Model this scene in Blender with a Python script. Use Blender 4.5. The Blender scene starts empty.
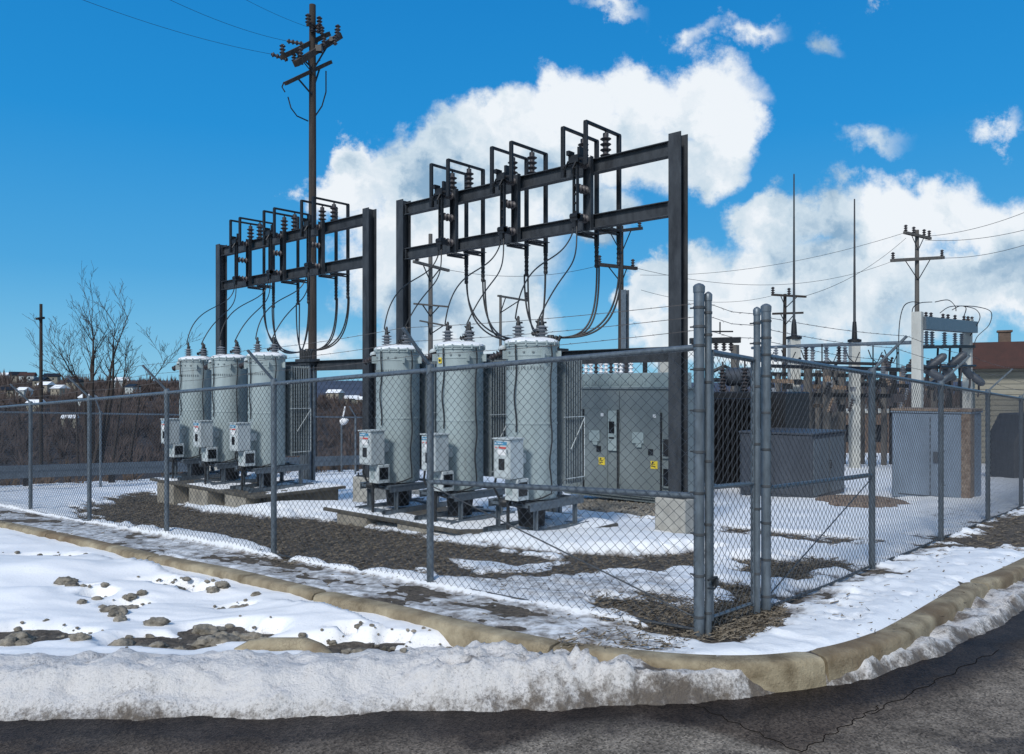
import bpy, bmesh, math, random
import numpy as np
from mathutils import Vector, Matrix
random.seed(7); rng = np.random.default_rng(11)
SC = bpy.context.scene
COL = SC.collection
R = math.radians
EYE = 1.56; F = 785.0; HY = 388.0
TH = math.atan2(-0.665, 0.747)            # yard axes: local +x runs right along the front fence, local +y runs away
CT, ST = math.cos(TH), math.sin(TH)
CX, CY = 1.222, 4.92                      # fence corner

def at(px, py, Y): return Vector(((px-512)/F*Y, Y, EYE-(py-HY)/F*Y))
def zp(X, Y):                              # the gently falling yard plane
    return 0.281 + 0.0055*X - 0.0585*np.minimum(Y, 60.0)
def g(px, py):                             # where a sight line meets the yard plane
    Y = 1.279/((py-HY)/F - 0.0585 + 0.0055*(px-512)/F)
    return ((px-512)/F*Y, Y)
def W(s, t, z=0.0):                        # s metres left along the front fence, t metres into the yard
    return Vector((CX - CT*s - ST*t, CY - ST*s + CT*t, z))
def ST_of(X, Y):
    dx, dy = X-CX, Y-CY
    return -(CT*dx + ST*dy), (-ST*dx + CT*dy)
def zst(s, t):
    p = W(s, t); return float(zp(p.x, p.y))

# ------------------------------------------------------------------ noise
def _h(ix, iy, seed):
    n = (ix.astype(np.int64)*374761393 + iy.astype(np.int64)*668265263 + seed*1442695041) & 0x7fffffff
    n = ((n ^ (n >> 13))*1274126177) & 0x7fffffff
    n = n ^ (n >> 16)
    return (n & 0xffff)/65535.0
def vnoise(x, y, seed=0):
    ix = np.floor(x); iy = np.floor(y); fx = x-ix; fy = y-iy
    fx = fx*fx*(3-2*fx); fy = fy*fy*(3-2*fy)
    a = _h(ix, iy, seed); b = _h(ix+1, iy, seed); c = _h(ix, iy+1, seed); d = _h(ix+1, iy+1, seed)
    return (a*(1-fx)+b*fx)*(1-fy) + (c*(1-fx)+d*fx)*fy
def fbm(x, y, seed=0, oct=4, gain=.5):
    v = 0; a = 1; tot = 0
    for k in range(oct):
        v = v + a*vnoise(x*2**k+13.7*k, y*2**k-7.3*k, seed+k); tot += a; a *= gain
    return v/tot*2-1
def billow(x, y, seed=0, oct=4, gain=.55):
    v = 0; a = 1; tot = 0
    for k in range(oct):
        v = v + a*np.abs(vnoise(x*2**k+5.1*k, y*2**k+9.7*k, seed+k)*2-1); tot += a; a *= gain
    return v/tot
def sstep(x, a, b):
    t = np.clip((x-a)/(b-a), 0, 1); return t*t*(3-2*t)
def poly_sd(X, Y, P):                      # signed distance, positive inside
    P = np.array(P, float); n = len(P); d = np.full(X.shape, 1e9); ins = np.zeros(X.shape, bool)
    for i in range(n):
        ax, ay = P[i]; bx, by = P[(i+1) % n]
        ex, ey = bx-ax, by-ay
        t = np.clip(((X-ax)*ex+(Y-ay)*ey)/(ex*ex+ey*ey+1e-12), 0, 1)
        d = np.minimum(d, np.hypot(X-ax-t*ex, Y-ay-t*ey))
        c = ((ay > Y) != (by > Y)) & (X < (bx-ax)*(Y-ay)/(by-ay+1e-12)+ax)
        ins ^= c
    return np.where(ins, d, -d)
def line_d(X, Y, P):
    P = np.array(P, float); d = np.full(X.shape, 1e9); sg = np.zeros(X.shape)
    for i in range(len(P)-1):
        ax, ay = P[i]; bx, by = P[i+1]; ex, ey = bx-ax, by-ay
        t = np.clip(((X-ax)*ex+(Y-ay)*ey)/(ex*ex+ey*ey+1e-12), 0, 1)
        dd = np.hypot(X-ax-t*ex, Y-ay-t*ey)
        cr = ex*(Y-ay)-ey*(X-ax)
        m = dd < d; d = np.where(m, dd, d); sg = np.where(m, np.sign(cr), sg)
    return d*sg                            # positive on the left of the line

# ------------------------------------------------------------------ materials
MATS = {}
def mat(name, col, rough=.6, metal=0.0, var=.15, scale=6.0, bump=.0, bscale=None, col2=None, detail=6, spec=None, streak=None):
    m = bpy.data.materials.new(name); m.use_nodes = True; nt = m.node_tree; N = nt.nodes; L = nt.links
    b = N['Principled BSDF']; b.inputs['Roughness'].default_value = rough; b.inputs['Metallic'].default_value = metal
    if spec is not None: b.inputs['Specular IOR Level'].default_value = spec
    tc = N.new('ShaderNodeTexCoord'); oi = N.new('ShaderNodeObjectInfo'); vm = N.new('ShaderNodeVectorMath'); vm.operation = 'ADD'
    rs = N.new('ShaderNodeMath'); rs.operation = 'MULTIPLY'; rs.inputs[1].default_value = 37.0; L.new(oi.outputs['Random'], rs.inputs[0])
    L.new(tc.outputs['Object'], vm.inputs[0]); L.new(rs.outputs[0], vm.inputs[1]); vec = vm.outputs[0]
    if streak:
        mp = N.new('ShaderNodeMapping'); mp.inputs['Scale'].default_value = streak; L.new(vec, mp.inputs[0]); vec = mp.outputs[0]
    nz = N.new('ShaderNodeTexNoise'); nz.inputs['Scale'].default_value = scale; nz.inputs['Detail'].default_value = detail
    nz.inputs['Roughness'].default_value = .65
    L.new(vec, nz.inputs['Vector'])
    cr = N.new('ShaderNodeValToRGB'); L.new(nz.outputs['Fac'], cr.inputs[0])
    c1 = [c*(1-var) for c in col]; c2 = col2 or [min(1, c*(1+var)) for c in col]
    cr.color_ramp.elements[0].position = .32; cr.color_ramp.elements[1].position = .68
    cr.color_ramp.elements[0].color = (*c1, 1); cr.color_ramp.elements[1].color = (*c2, 1)
    L.new(cr.outputs[0], b.inputs['Base Color'])
    mr = N.new('ShaderNodeMapRange'); mr.inputs['To Min'].default_value = max(.05, rough-.12); mr.inputs['To Max'].default_value = min(1, rough+.12)
    L.new(nz.outputs['Fac'], mr.inputs['Value']); L.new(mr.outputs[0], b.inputs['Roughness'])
    if bump:
        n2 = N.new('ShaderNodeTexNoise'); n2.inputs['Scale'].default_value = bscale or scale*4; n2.inputs['Detail'].default_value = 8
        n2.inputs['Roughness'].default_value = .6
        L.new(tc.outputs['Object'], n2.inputs['Vector'])
        bp = N.new('ShaderNodeBump'); bp.inputs['Strength'].default_value = 1; bp.inputs['Distance'].default_value = bump
        L.new(n2.outputs['Fac'], bp.inputs['Height']); L.new(bp.outputs[0], b.inputs['Normal'])
    MATS[name] = m; return m
M_frame = mat('weathered_steel', (.026,.031,.040), .6, .2, .4, 7, .0015, 40, col2=(.055,.064,.076), streak=(1,1,.3))
M_grey = mat('grey_concrete', (.30,.30,.28), .85, 0, .22, 6, .004, 45)
M_wetc = mat('damp_dark_concrete', (.055,.05,.042), .75, 0, .3, 5, .004, 45, col2=(.13,.12,.10))
M_black = mat('black_rubber', (.018,.02,.023), .5, 0, .3, 12)
M_blade = mat('dark_metal', (.018,.020,.024), .5, .4, .4, 20)
M_galv = mat('galvanised_steel', (.135,.165,.195), .45, .5, .25, 25, .0006, 120, streak=(1,1,.35))
M_wire = mat('fence_wire', (.075,.082,.09), .5, .4, .2, 9)
M_barb = mat('barb_wire', (.12,.11,.11), .55, .6, .35, 9)
M_paint = mat('grey_tank_paint', (.30,.365,.38), .48, 0, .17, 3.0, .0006, 60, streak=(1,1,.25))
nt = M_paint.node_tree; N = nt.nodes; L = nt.links; b_ = N['Principled BSDF']; src = b_.inputs['Base Color'].links[0].from_socket
mp_ = N.new('ShaderNodeMapping'); mp_.inputs['Scale'].default_value = (14,14,.7); L.new(N['Vector Math'].outputs[0], mp_.inputs[0])
nn = N.new('ShaderNodeTexNoise'); nn.inputs['Scale'].default_value = 1; nn.inputs['Detail'].default_value = 5; L.new(mp_.outputs[0], nn.inputs['Vector'])
rr_ = N.new('ShaderNodeMapRange'); rr_.inputs['From Min'].default_value = .60; rr_.inputs['From Max'].default_value = .78; rr_.inputs['To Max'].default_value = .45; L.new(nn.outputs['Fac'], rr_.inputs['Value'])
mm_ = N.new('ShaderNodeMix'); mm_.data_type = 'RGBA'; L.new(rr_.outputs[0], mm_.inputs['Factor']); L.new(src, mm_.inputs['A']); mm_.inputs['B'].default_value = (.16,.15,.13,1); L.new(mm_.outputs['Result'], b_.inputs['Base Color'])
M_paintd = mat('grey_radiator_paint', (.16,.19,.205), .5, 0, .2, 5, streak=(1,1,.25))
M_gear = mat('switchgear_paint', (.17,.205,.215), .5, 0, .13, 2.2, .0005, 50, streak=(1,1,.3))
M_gear2 = mat('pale_teal_paint', (.30,.37,.38), .5, 0, .15, 2.5, streak=(1,1,.3))
M_box = mat('pale_box_paint', (.45,.50,.52), .5, 0, .14, 9, streak=(1,1,.3))
M_white = mat('white_label', (.75,.76,.78), .5, 0, .05, 9)
M_blue = mat('blue_label', (.06,.25,.42), .5, 0, .1, 9)
M_red = mat('red_label', (.55,.06,.05), .5, 0, .1, 9)
M_yellow = mat('yellow_label', (.72,.56,.05), .5, 0, .1, 9)
M_glass = mat('dark_window', (.008,.009,.011), .12, 0, .1, 9)
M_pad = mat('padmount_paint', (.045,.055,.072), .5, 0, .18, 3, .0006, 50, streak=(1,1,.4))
M_padm = mat('padmount_mid_tone', (.11,.135,.16), .5, 0, .15, 3, .0006, 50)
M_pad2 = mat('padmount_pale_paint', (.17,.225,.30), .5, 0, .15, 3, .0006, 50, streak=(1,1,.4))
M_rust = mat('rusty_edge', (.16,.09,.055), .8, 0, .4, 14, .002, 60, col2=(.30,.24,.19))
M_ins = mat('grey_porcelain', (.20,.215,.24), .42, 0, .12, 8)
M_insd = mat('dark_porcelain', (.05,.045,.05), .5, 0, .2, 8)
M_conc = mat('concrete', (.27,.25,.21), .85, 0, .28, 5, .004, 45)
M_concw = mat('pale_concrete', (.42,.43,.41), .8, 0, .15, 3, .002, 40, streak=(1,1,.3))
M_wood = mat('pole_wood', (.026,.021,.019), .9, 0, .35, 10, .004, 30, col2=(.052,.043,.038), streak=(1,1,.08))
M_woodg = mat('grey_pole_wood', (.10,.095,.09), .85, 0, .3, 10, .004, 30, streak=(1,1,.08))
M_bark = mat('bark', (.045,.036,.033), .9, 0, .3, 8)
M_twig = mat('woods_brown', (.020,.018,.024), .95, 0, .5, .12, col2=(.12,.094,.090))
M_hill = mat('wooded_hillside', (.022,.019,.022), .95, 0, .35, .12, .35, 1.2, col2=(.055,.044,.042))
M_far = mat('hazed_forest', (.030,.045,.085), .95, 0, .3, .01, .8, .08, col2=(.055,.07,.115))  # blue in the colour stands in for haze over the far woods
M_brush = mat('winter_brush', (.085,.055,.04), .95, 0, .4, 2, col2=(.14,.10,.07))
M_siding = mat('beige_siding', (.24,.23,.19), .75, 0, .1, 2)
M_roof = mat('red_brown_roof', (.045,.018,.015), .8, 0, .25, 3, .004, 20)
M_brick = mat('old_brick', (.10,.07,.055), .85, 0, .3, 5, .004, 20)
M_rock = mat('dirty_clod', (.10,.09,.072), .92, 0, .4, 12, .012, 40, col2=(.33,.30,.25))
M_mulch = mat('dead_grass_bits', (.045,.037,.030), .9, 0, .5, 60, col2=(.26,.22,.165))
M_gravel = mat('gravel', (.20,.18,.15), .9, 0, .4, 25, col2=(.36,.33,.28))
M_dark = mat('dark_tarp', (.02,.024,.035), .6, 0, .3, 6)
M_greenm = mat('faded_green_metal', (.03,.09,.06), .7, 0, .3, 3)

def m_snow(name, dirt_scale, dirtcol, base=(.80,.83,.87), bd=.010, thr=(.45,.75), grain=False):
    m = bpy.data.materials.new(name); m.use_nodes = True; nt = m.node_tree; N = nt.nodes; L = nt.links
    b = N['Principled BSDF']; b.inputs['Roughness'].default_value = .55
    tc = N.new('ShaderNodeTexCoord')
    at_ = N.new('ShaderNodeAttribute'); at_.attribute_name = 'dirt'
    nz = N.new('ShaderNodeTexNoise'); nz.inputs['Scale'].default_value = dirt_scale; nz.inputs['Detail'].default_value = 10; nz.inputs['Roughness'].default_value = .72
    L.new(tc.outputs['Object'], nz.inputs['Vector'])
    ad = N.new('ShaderNodeMath'); ad.operation = 'ADD'; L.new(nz.outputs['Fac'], ad.inputs[0]); L.new(at_.outputs['Fac'], ad.inputs[1])
    mr = N.new('ShaderNodeMapRange'); mr.inputs['From Min'].default_value = thr[0]+.25; mr.inputs['From Max'].default_value = thr[1]+.35
    mr.interpolation_type = 'SMOOTHSTEP'
    L.new(ad.outputs[0], mr.inputs['Value'])
    mx = N.new('ShaderNodeMix'); mx.data_type = 'RGBA'; mx.inputs['A'].default_value = (*base, 1); mx.inputs['B'].default_value = (*dirtcol, 1)
    L.new(mr.outputs[0], mx.inputs['Factor']); L.new(mx.outputs['Result'], b.inputs['Base Color'])
    n2 = N.new('ShaderNodeTexNoise'); n2.inputs['Scale'].default_value = 32; n2.inputs['Detail'].default_value = 9; n2.inputs['Roughness'].default_value = .7
    L.new(tc.outputs['Object'], n2.inputs['Vector'])
    bp = N.new('ShaderNodeBump'); bp.inputs['Distance'].default_value = bd; bp.inputs['Strength'].default_value = 1
    L.new(n2.outputs['Fac'], bp.inputs['Height']); L.new(bp.outputs[0], b.inputs['Normal'])
    if grain:
        ga = N.new('ShaderNodeAttribute'); ga.attribute_name = 'grain'
        md = N.new('ShaderNodeMath'); md.operation = 'MULTIPLY_ADD'; L.new(ga.outputs['Fac'], md.inputs[0]); md.inputs[1].default_value = bd; md.inputs[2].default_value = .004; L.new(md.outputs[0], bp.inputs['Distance'])
        mb_ = N.new('ShaderNodeMix'); mb_.data_type = 'RGBA'; mb_.inputs['A'].default_value = (.86,.87,.89,1); mb_.inputs['B'].default_value = (*base,1); L.new(ga.outputs['Fac'], mb_.inputs['Factor']); L.new(mb_.outputs['Result'], mx.inputs['A'])
        # fine black specks of road grit
        v2 = N.new('ShaderNodeTexNoise'); v2.inputs['Scale'].default_value = 60; v2.inputs['Detail'].default_value = 6; v2.inputs['Roughness'].default_value = .8; L.new(tc.outputs['Object'], v2.inputs['Vector'])
        ad2 = N.new('ShaderNodeMath'); ad2.operation = 'MULTIPLY_ADD'; L.new(at_.outputs['Fac'], ad2.inputs[0]); ad2.inputs[1].default_value = .42; L.new(v2.outputs['Fac'], ad2.inputs[2])
        r2 = N.new('ShaderNodeMapRange'); r2.inputs['From Min'].default_value = .60; r2.inputs['From Max'].default_value = .74; r2.inputs['To Max'].default_value = .75; L.new(ad2.outputs[0], r2.inputs['Value'])
        m4 = N.new('ShaderNodeMix'); m4.data_type = 'RGBA'; L.new(r2.outputs[0], m4.inputs['Factor']); L.new(mx.outputs['Result'], m4.inputs['A']); m4.inputs['B'].default_value = (.10,.085,.075,1); L.new(m4.outputs['Result'], b.inputs['Base Color'])
    return m
M_snow = m_snow('yard_snow', 9, (.13,.11,.095), bd=.006)
M_bank = m_snow('ploughed_snow', 14, (.15,.125,.10), base=(.71,.695,.69), bd=.020, thr=(.42,.66), grain=True)
M_roofsnow = mat('cap_snow', (.78,.81,.85), .6, 0, .05, 8, .006, 30)

def m_soil():
    m = mat('bare_soil', (.045,.036,.028), .95, 0, .5, 22, .022, 48, col2=(.15,.125,.10), detail=14)
    return m
M_soil = m_soil()
def m_walk():
    return mat('wet_path', (.17,.18,.20), .6, 0, .4, 5, .003, 60, col2=(.33,.34,.36), detail=10)
def m_asphalt():
    m = bpy.data.materials.new('asphalt'); m.use_nodes = True; nt = m.node_tree; N = nt.nodes; L = nt.links
    b = N['Principled BSDF']; tc = N.new('ShaderNodeTexCoord')
    a = N.new('ShaderNodeAttribute'); a.attribute_name = 'wet'
    a2 = N.new('ShaderNodeAttribute'); a2.attribute_name = 'pale'
    vo = N.new('ShaderNodeTexVoronoi'); vo.inputs['Scale'].default_value = 95; L.new(tc.outputs['Object'], vo.inputs['Vector'])
    nz = N.new('ShaderNodeTexNoise'); nz.inputs['Scale'].default_value = 3.5; nz.inputs['Detail'].default_value = 10; nz.inputs['Roughness'].default_value = .7
    L.new(tc.outputs['Object'], nz.inputs['Vector'])
    cr = N.new('ShaderNodeValToRGB'); L.new(nz.outputs['Fac'], cr.inputs[0])
    cr.color_ramp.elements[0].color = (.038,.030,.025,1); cr.color_ramp.elements[1].color = (.11,.088,.070,1)
    cr.color_ramp.elements[0].position = .35; cr.color_ramp.elements[1].position = .66
    cr2 = N.new('ShaderNodeValToRGB'); L.new(nz.outputs['Fac'], cr2.inputs[0])
    cr2.color_ramp.elements[0].color = (.095,.082,.068,1); cr2.color_ramp.elements[1].color = (.24,.21,.175,1)
    cr2.color_ramp.elements[0].position = .35; cr2.color_ramp.elements[1].position = .62
    mp = N.new('ShaderNodeMix'); mp.data_type = 'RGBA'; L.new(a2.outputs['Fac'], mp.inputs['Factor'])
    L.new(cr.outputs[0], mp.inputs['A']); L.new(cr2.outputs[0], mp.inputs['B'])
    # aggregate specks
    sp = N.new('ShaderNodeMapRange'); sp.inputs['From Min'].default_value = .0; sp.inputs['From Max'].default_value = 1
    sp.inputs['To Min'].default_value = .30; sp.inputs['To Max'].default_value = 2.1
    L.new(vo.outputs['Color'], sp.inputs['Value'])
    mu = N.new('ShaderNodeMix'); mu.data_type = 'RGBA'; mu.blend_type = 'MULTIPLY'; mu.inputs['Factor'].default_value = 1
    L.new(mp.outputs['Result'], mu.inputs['A']); L.new(sp.outputs[0], mu.inputs['B'])
    # wet asphalt is darker and glossier
    wn = N.new('ShaderNodeMath'); wn.operation = 'MULTIPLY_ADD'; L.new(nz.outputs['Fac'], wn.inputs[0]); wn.inputs[1].default_value = 1.6; L.new(a.outputs['Fac'], wn.inputs[2])
    wr = N.new('ShaderNodeMapRange'); wr.inputs['From Min'].default_value = 1.05; wr.inputs['From Max'].default_value = 1.5; L.new(wn.outputs[0], wr.inputs['Value'])
    wc = N.new('ShaderNodeMix'); wc.data_type = 'RGBA'; wc.blend_type = 'MULTIPLY'; wc.inputs['B'].default_value = (.30,.29,.30,1)
    L.new(wr.outputs[0], wc.inputs['Factor']); L.new(mu.outputs['Result'], wc.inputs['A']); L.new(wc.outputs['Result'], b.inputs['Base Color'])
    rr = N.new('ShaderNodeMapRange'); rr.inputs['To Min'].default_value = .85; rr.inputs['To Max'].default_value = .55; L.new(wr.outputs[0], rr.inputs['Value'])
    L.new(rr.outputs[0], b.inputs['Roughness']); b.inputs['Specular IOR Level'].default_value = .2
    bp = N.new('ShaderNodeBump'); bp.inputs['Distance'].default_value = .004; bp.inputs['Strength'].default_value = 1
    L.new(vo.outputs['Distance'], bp.inputs['Height']); L.new(bp.outputs[0], b.inputs['Normal'])
    return m
M_asph = m_asphalt()
def m_kerb():
    m = mat('kerb_concrete', (.17,.13,.075), .85, 0, .25, 4.5, .009, 55, col2=(.40,.345,.24), detail=15)
    nt = m.node_tree; N = nt.nodes; L = nt.links; b = N['Principled BSDF']
    src = b.inputs['Base Color'].links[0].from_socket
    tc = N['Texture Coordinate']
    vo = N.new('ShaderNodeTexVoronoi'); vo.feature = 'DISTANCE_TO_EDGE'; vo.inputs['Scale'].default_value = 38; L.new(tc.outputs['Object'], vo.inputs['Vector'])
    n = N.new('ShaderNodeTexNoise'); n.inputs['Scale'].default_value = 3; n.inputs['Detail'].default_value = 4; L.new(tc.outputs['Object'], n.inputs['Vector'])
    mr = N.new('ShaderNodeMapRange'); mr.inputs['From Min'].default_value = .0; mr.inputs['From Max'].default_value = .06; mr.inputs['To Min'].default_value = .6; mr.inputs['To Max'].default_value = 0
    L.new(vo.outputs['Distance'], mr.inputs['Value'])
    k = N.new('ShaderNodeMapRange'); k.inputs['From Min'].default_value = .48; k.inputs['From Max'].default_value = .56; L.new(n.outputs['Fac'], k.inputs['Value'])
    mm = N.new('ShaderNodeMath'); mm.operation = 'MULTIPLY'; L.new(mr.outputs[0], mm.inputs[0]); L.new(k.outputs[0], mm.inputs[1])
    mx = N.new('ShaderNodeMix'); mx.data_type = 'RGBA'; L.new(mm.outputs[0], mx.inputs['Factor']); L.new(src, mx.inputs['A']); mx.inputs['B'].default_value = (.09,.065,.04,1)
    # damp stains
    n3 = N.new('ShaderNodeTexNoise'); n3.inputs['Scale'].default_value = 1.1; n3.inputs['Detail'].default_value = 8; L.new(tc.outputs['Object'], n3.inputs['Vector'])
    k3 = N.new('ShaderNodeMapRange'); k3.inputs['From Min'].default_value = .46; k3.inputs['From Max'].default_value = .60; k3.inputs['To Max'].default_value = .8; L.new(n3.outputs['Fac'], k3.inputs['Value'])
    m3 = N.new('ShaderNodeMix'); m3.data_type = 'RGBA'; L.new(k3.outputs[0], m3.inputs['Factor']); L.new(mx.outputs['Result'], m3.inputs['A']); m3.inputs['B'].default_value = (.13,.085,.045,1)
    L.new(m3.outputs['Result'], b.inputs['Base Color'])
    return m
M_kerb = m_kerb()

# ------------------------------------------------------------------ mesh builder
class MB:
    def __init__(s): s.v = []; s.f = []; s.m = []; s.mats = []; s.cur = 0
    def use(s, m):
        if m not in s.mats: s.mats.append(m)
        s.cur = s.mats.index(m); return s
    def add(s, vs, fs):
        n = len(s.v); s.v.extend([tuple(v) for v in vs]); s.f.extend([tuple(i+n for i in f) for f in fs]); s.m.extend([s.cur]*len(fs)); return s
    def box(s, c, d, rot=None):
        hx, hy, hz = d[0]/2, d[1]/2, d[2]/2; vs = []
        for z in (-hz, hz):
            for x, y in ((-hx,-hy),(hx,-hy),(hx,hy),(-hx,hy)):
                v = Vector((x,y,z))
                if rot: v = rot @ v
                vs.append(v+Vector(c))
        return s.add(vs, [(3,2,1,0),(4,5,6,7),(0,1,5,4),(1,2,6,5),(2,3,7,6),(3,0,4,7)])
    def bx(s, x0,x1,y0,y1,z0,z1): return s.box(((x0+x1)/2,(y0+y1)/2,(z0+z1)/2),(x1-x0,y1-y0,z1-z0))
    def cbox(s, x0,x1,y0,y1,z0,z1,c=.01):   # box with chamfered upper and upright edges
        def ring(k, z): return [(x0+k,y0,z),(x1-k,y0,z),(x1,y0+k,z),(x1,y1-k,z),(x1-k,y1,z),(x0+k,y1,z),(x0,y1-k,z),(x0,y0+k,z)]
        def ring2(z): 
            k=c; return [(x0+2*k,y0+k,z),(x1-2*k,y0+k,z),(x1-k,y0+2*k,z),(x1-k,y1-2*k,z),(x1-2*k,y1-k,z),(x0+2*k,y1-k,z),(x0+k,y1-2*k,z),(x0+k,y0+2*k,z)]
        vs = ring(c, z0)+ring(c, z1-c)+ring2(z1)
        fs = [tuple(range(7,-1,-1)), tuple(range(16,24))]
        for k in (0,8):
            for i in range(8): fs.append((k+i, k+(i+1)%8, k+8+(i+1)%8, k+8+i))
        return s.add(vs, fs)
    def tube(s, pts, r, n=8, cap=True, r2=None):
        pts = [Vector(p) for p in pts]; m = len(pts)
        if m < 2: return s
        rs = r if isinstance(r, (list, tuple)) else [r+( (r2-r)*i/(m-1) if r2 is not None else 0) for i in range(m)]
        vs = []; T = (pts[1]-pts[0]).normalized()
        up = Vector((0,0,1)) if abs(T.z) < .9 else Vector((1,0,0))
        a = T.cross(up).normalized()
        for i in range(m):
            if i == 0: t = pts[1]-pts[0]
            elif i == m-1: t = pts[-1]-pts[-2]
            else: t = (pts[i+1]-pts[i]).normalized()+(pts[i]-pts[i-1]).normalized()
            if t.length < 1e-9: t = T
            t.normalize(); a = (a - t*a.dot(t))
            if a.length < 1e-6: a = t.orthogonal()
            a.normalize(); b = t.cross(a)
            for k in range(n):
                q = 2*math.pi*k/n; vs.append(pts[i]+(a*math.cos(q)+b*math.sin(q))*rs[i])
        fs = []
        for i in range(m-1):
            for k in range(n): fs.append((i*n+k, i*n+(k+1)%n, (i+1)*n+(k+1)%n, (i+1)*n+k))
        if cap: fs.append(tuple(range(n-1,-1,-1))); fs.append(tuple((m-1)*n+k for k in range(n)))
        return s.add(vs, fs)
    def lathe(s, prof, c=(0,0,0), axis=(0,0,1), n=16, sx=1, sy=1):
        ax = Vector(axis).normalized(); q = Vector((0,0,1)).rotation_difference(ax); c = Vector(c); vs = []
        for (r, z) in prof:
            for k in range(n):
                a = 2*math.pi*k/n; vs.append(c + q @ Vector((r*math.cos(a)*sx, r*math.sin(a)*sy, z)))
        fs = []
        for i in range(len(prof)-1):
            for k in range(n): fs.append((i*n+k, i*n+(k+1)%n, (i+1)*n+(k+1)%n, (i+1)*n+k))
        fs.append(tuple(range(n-1,-1,-1))); fs.append(tuple((len(prof)-1)*n+k for k in range(n)))
        return s.add(vs, fs)
    def bar(s, a, b, w, h, up=(0,0,1)):       # rectangular bar a->b, width w across, height h along up
        a = Vector(a); b = Vector(b); t = (b-a).normalized(); u = Vector(up)
        if abs(t.dot(u)) > .99: u = Vector((0,1,0))
        x = t.cross(u).normalized(); y = x.cross(t).normalized(); vs = []
        for p in (a, b):
            for i, j in ((-1,-1),(1,-1),(1,1),(-1,1)): vs.append(p + x*(w/2*i) + y*(h/2*j))
        return s.add(vs, [(0,1,2,3),(7,6,5,4),(0,4,5,1),(1,5,6,2),(2,6,7,3),(3,7,4,0)])
    def build(s, name, m=None, parent=None, smooth=False, loc=None, rotz=None, bevel=0):
        me = bpy.data.meshes.new(name); me.from_pydata(s.v, [], s.f)
        if m: me.materials.append(m)
        else:
            for k in s.mats: me.materials.append(k)
            me.polygons.foreach_set('material_index', s.m)
        bm = bmesh.new(); bm.from_mesh(me); bmesh.ops.recalc_face_normals(bm, faces=bm.faces); bm.to_mesh(me); bm.free()
        if smooth:
            me.polygons.foreach_set('use_smooth', [True]*len(me.polygons))
            try: me.set_sharp_from_angle(angle=R(38))
            except Exception: pass
        o = bpy.data.objects.new(name, me); COL.objects.link(o)
        if parent: o.parent = parent
        if loc is not None: o.location = loc
        if rotz is not None: o.rotation_euler = (0,0,rotz)
        if bevel:
            md = o.modifiers.new('bevel', 'BEVEL'); md.width = bevel; md.segments = 2; md.limit_method = 'ANGLE'
        return o
def thing(name, label, cat, loc=(0,0,0), rotz=0, group=None):
    o = bpy.data.objects.new(name, None); COL.objects.link(o); o.empty_display_size = .2
    o.location = loc; o.rotation_euler = (0,0,rotz); o['label'] = label; o['category'] = cat
    if group: o['group'] = group
    return o
def tag(o, label, cat, group=None, kind=None):
    if label: o['label'] = label
    if cat: o['category'] = cat
    if group: o['group'] = group
    if kind: o['kind'] = kind
    return o
def copy_tree(o, parent=None):
    c = o.copy(); COL.objects.link(c); c.parent = parent
    for ch in list(o.children): copy_tree(ch, c)
    return c
def grid_mesh(name, xs, ys, Z, m, keep=None, attrs=None, smooth=True):
    nx, ny = len(xs), len(ys); X, Y = np.meshgrid(xs, ys, indexing='xy')
    return free_grid(name, X, Y, Z, m, keep, attrs, smooth)
def free_grid(name, X, Y, Z, m, keep=None, attrs=None, smooth=True):
    ny, nx = X.shape
    co = np.stack([X, Y, Z], -1).reshape(-1, 3).astype(np.float32)
    idx = np.arange(nx*ny).reshape(ny, nx)
    q = np.stack([idx[:-1,:-1], idx[:-1,1:], idx[1:,1:], idx[1:,:-1]], -1).reshape(-1, 4)
    if keep is not None:
        kk = keep.reshape(-1); q = q[kk[q].any(1)]
    used = np.zeros(nx*ny, bool); used[q.reshape(-1)] = True
    remap = np.cumsum(used)-1; co = co[used]; q = remap[q]
    me = bpy.data.meshes.new(name); me.vertices.add(len(co)); me.vertices.foreach_set('co', co.reshape(-1))
    me.loops.add(q.size); me.loops.foreach_set('vertex_index', q.reshape(-1).astype(np.int32))
    me.polygons.add(len(q)); me.polygons.foreach_set('loop_start', (np.arange(len(q))*4).astype(np.int32))
    me.update(calc_edges=True)
    if smooth: me.polygons.foreach_set('use_smooth', np.ones(len(q), bool))
    me.materials.append(m)
    for k, a in (attrs or {}).items():
        at_ = me.attributes.new(k, 'FLOAT', 'POINT'); at_.data.foreach_set('value', a.reshape(-1)[used].astype(np.float32))
    me.validate()
    # normals up
    if len(me.polygons) and me.polygons[0].normal.z < 0: me.flip_normals()
    o = bpy.data.objects.new(name, me); COL.objects.link(o); return o
def graded(a, b, d0, k, c=0.0):
    """axis positions from a to b, spacing d0 near c growing with distance"""
    pts = [c]; x = c
    while x < b: x += d0+k*abs(x-c); pts.append(x)
    lo = []; x = c
    while x > a: x -= d0+k*abs(x-c); lo.append(x)
    return np.array(sorted(lo)+pts)

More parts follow.
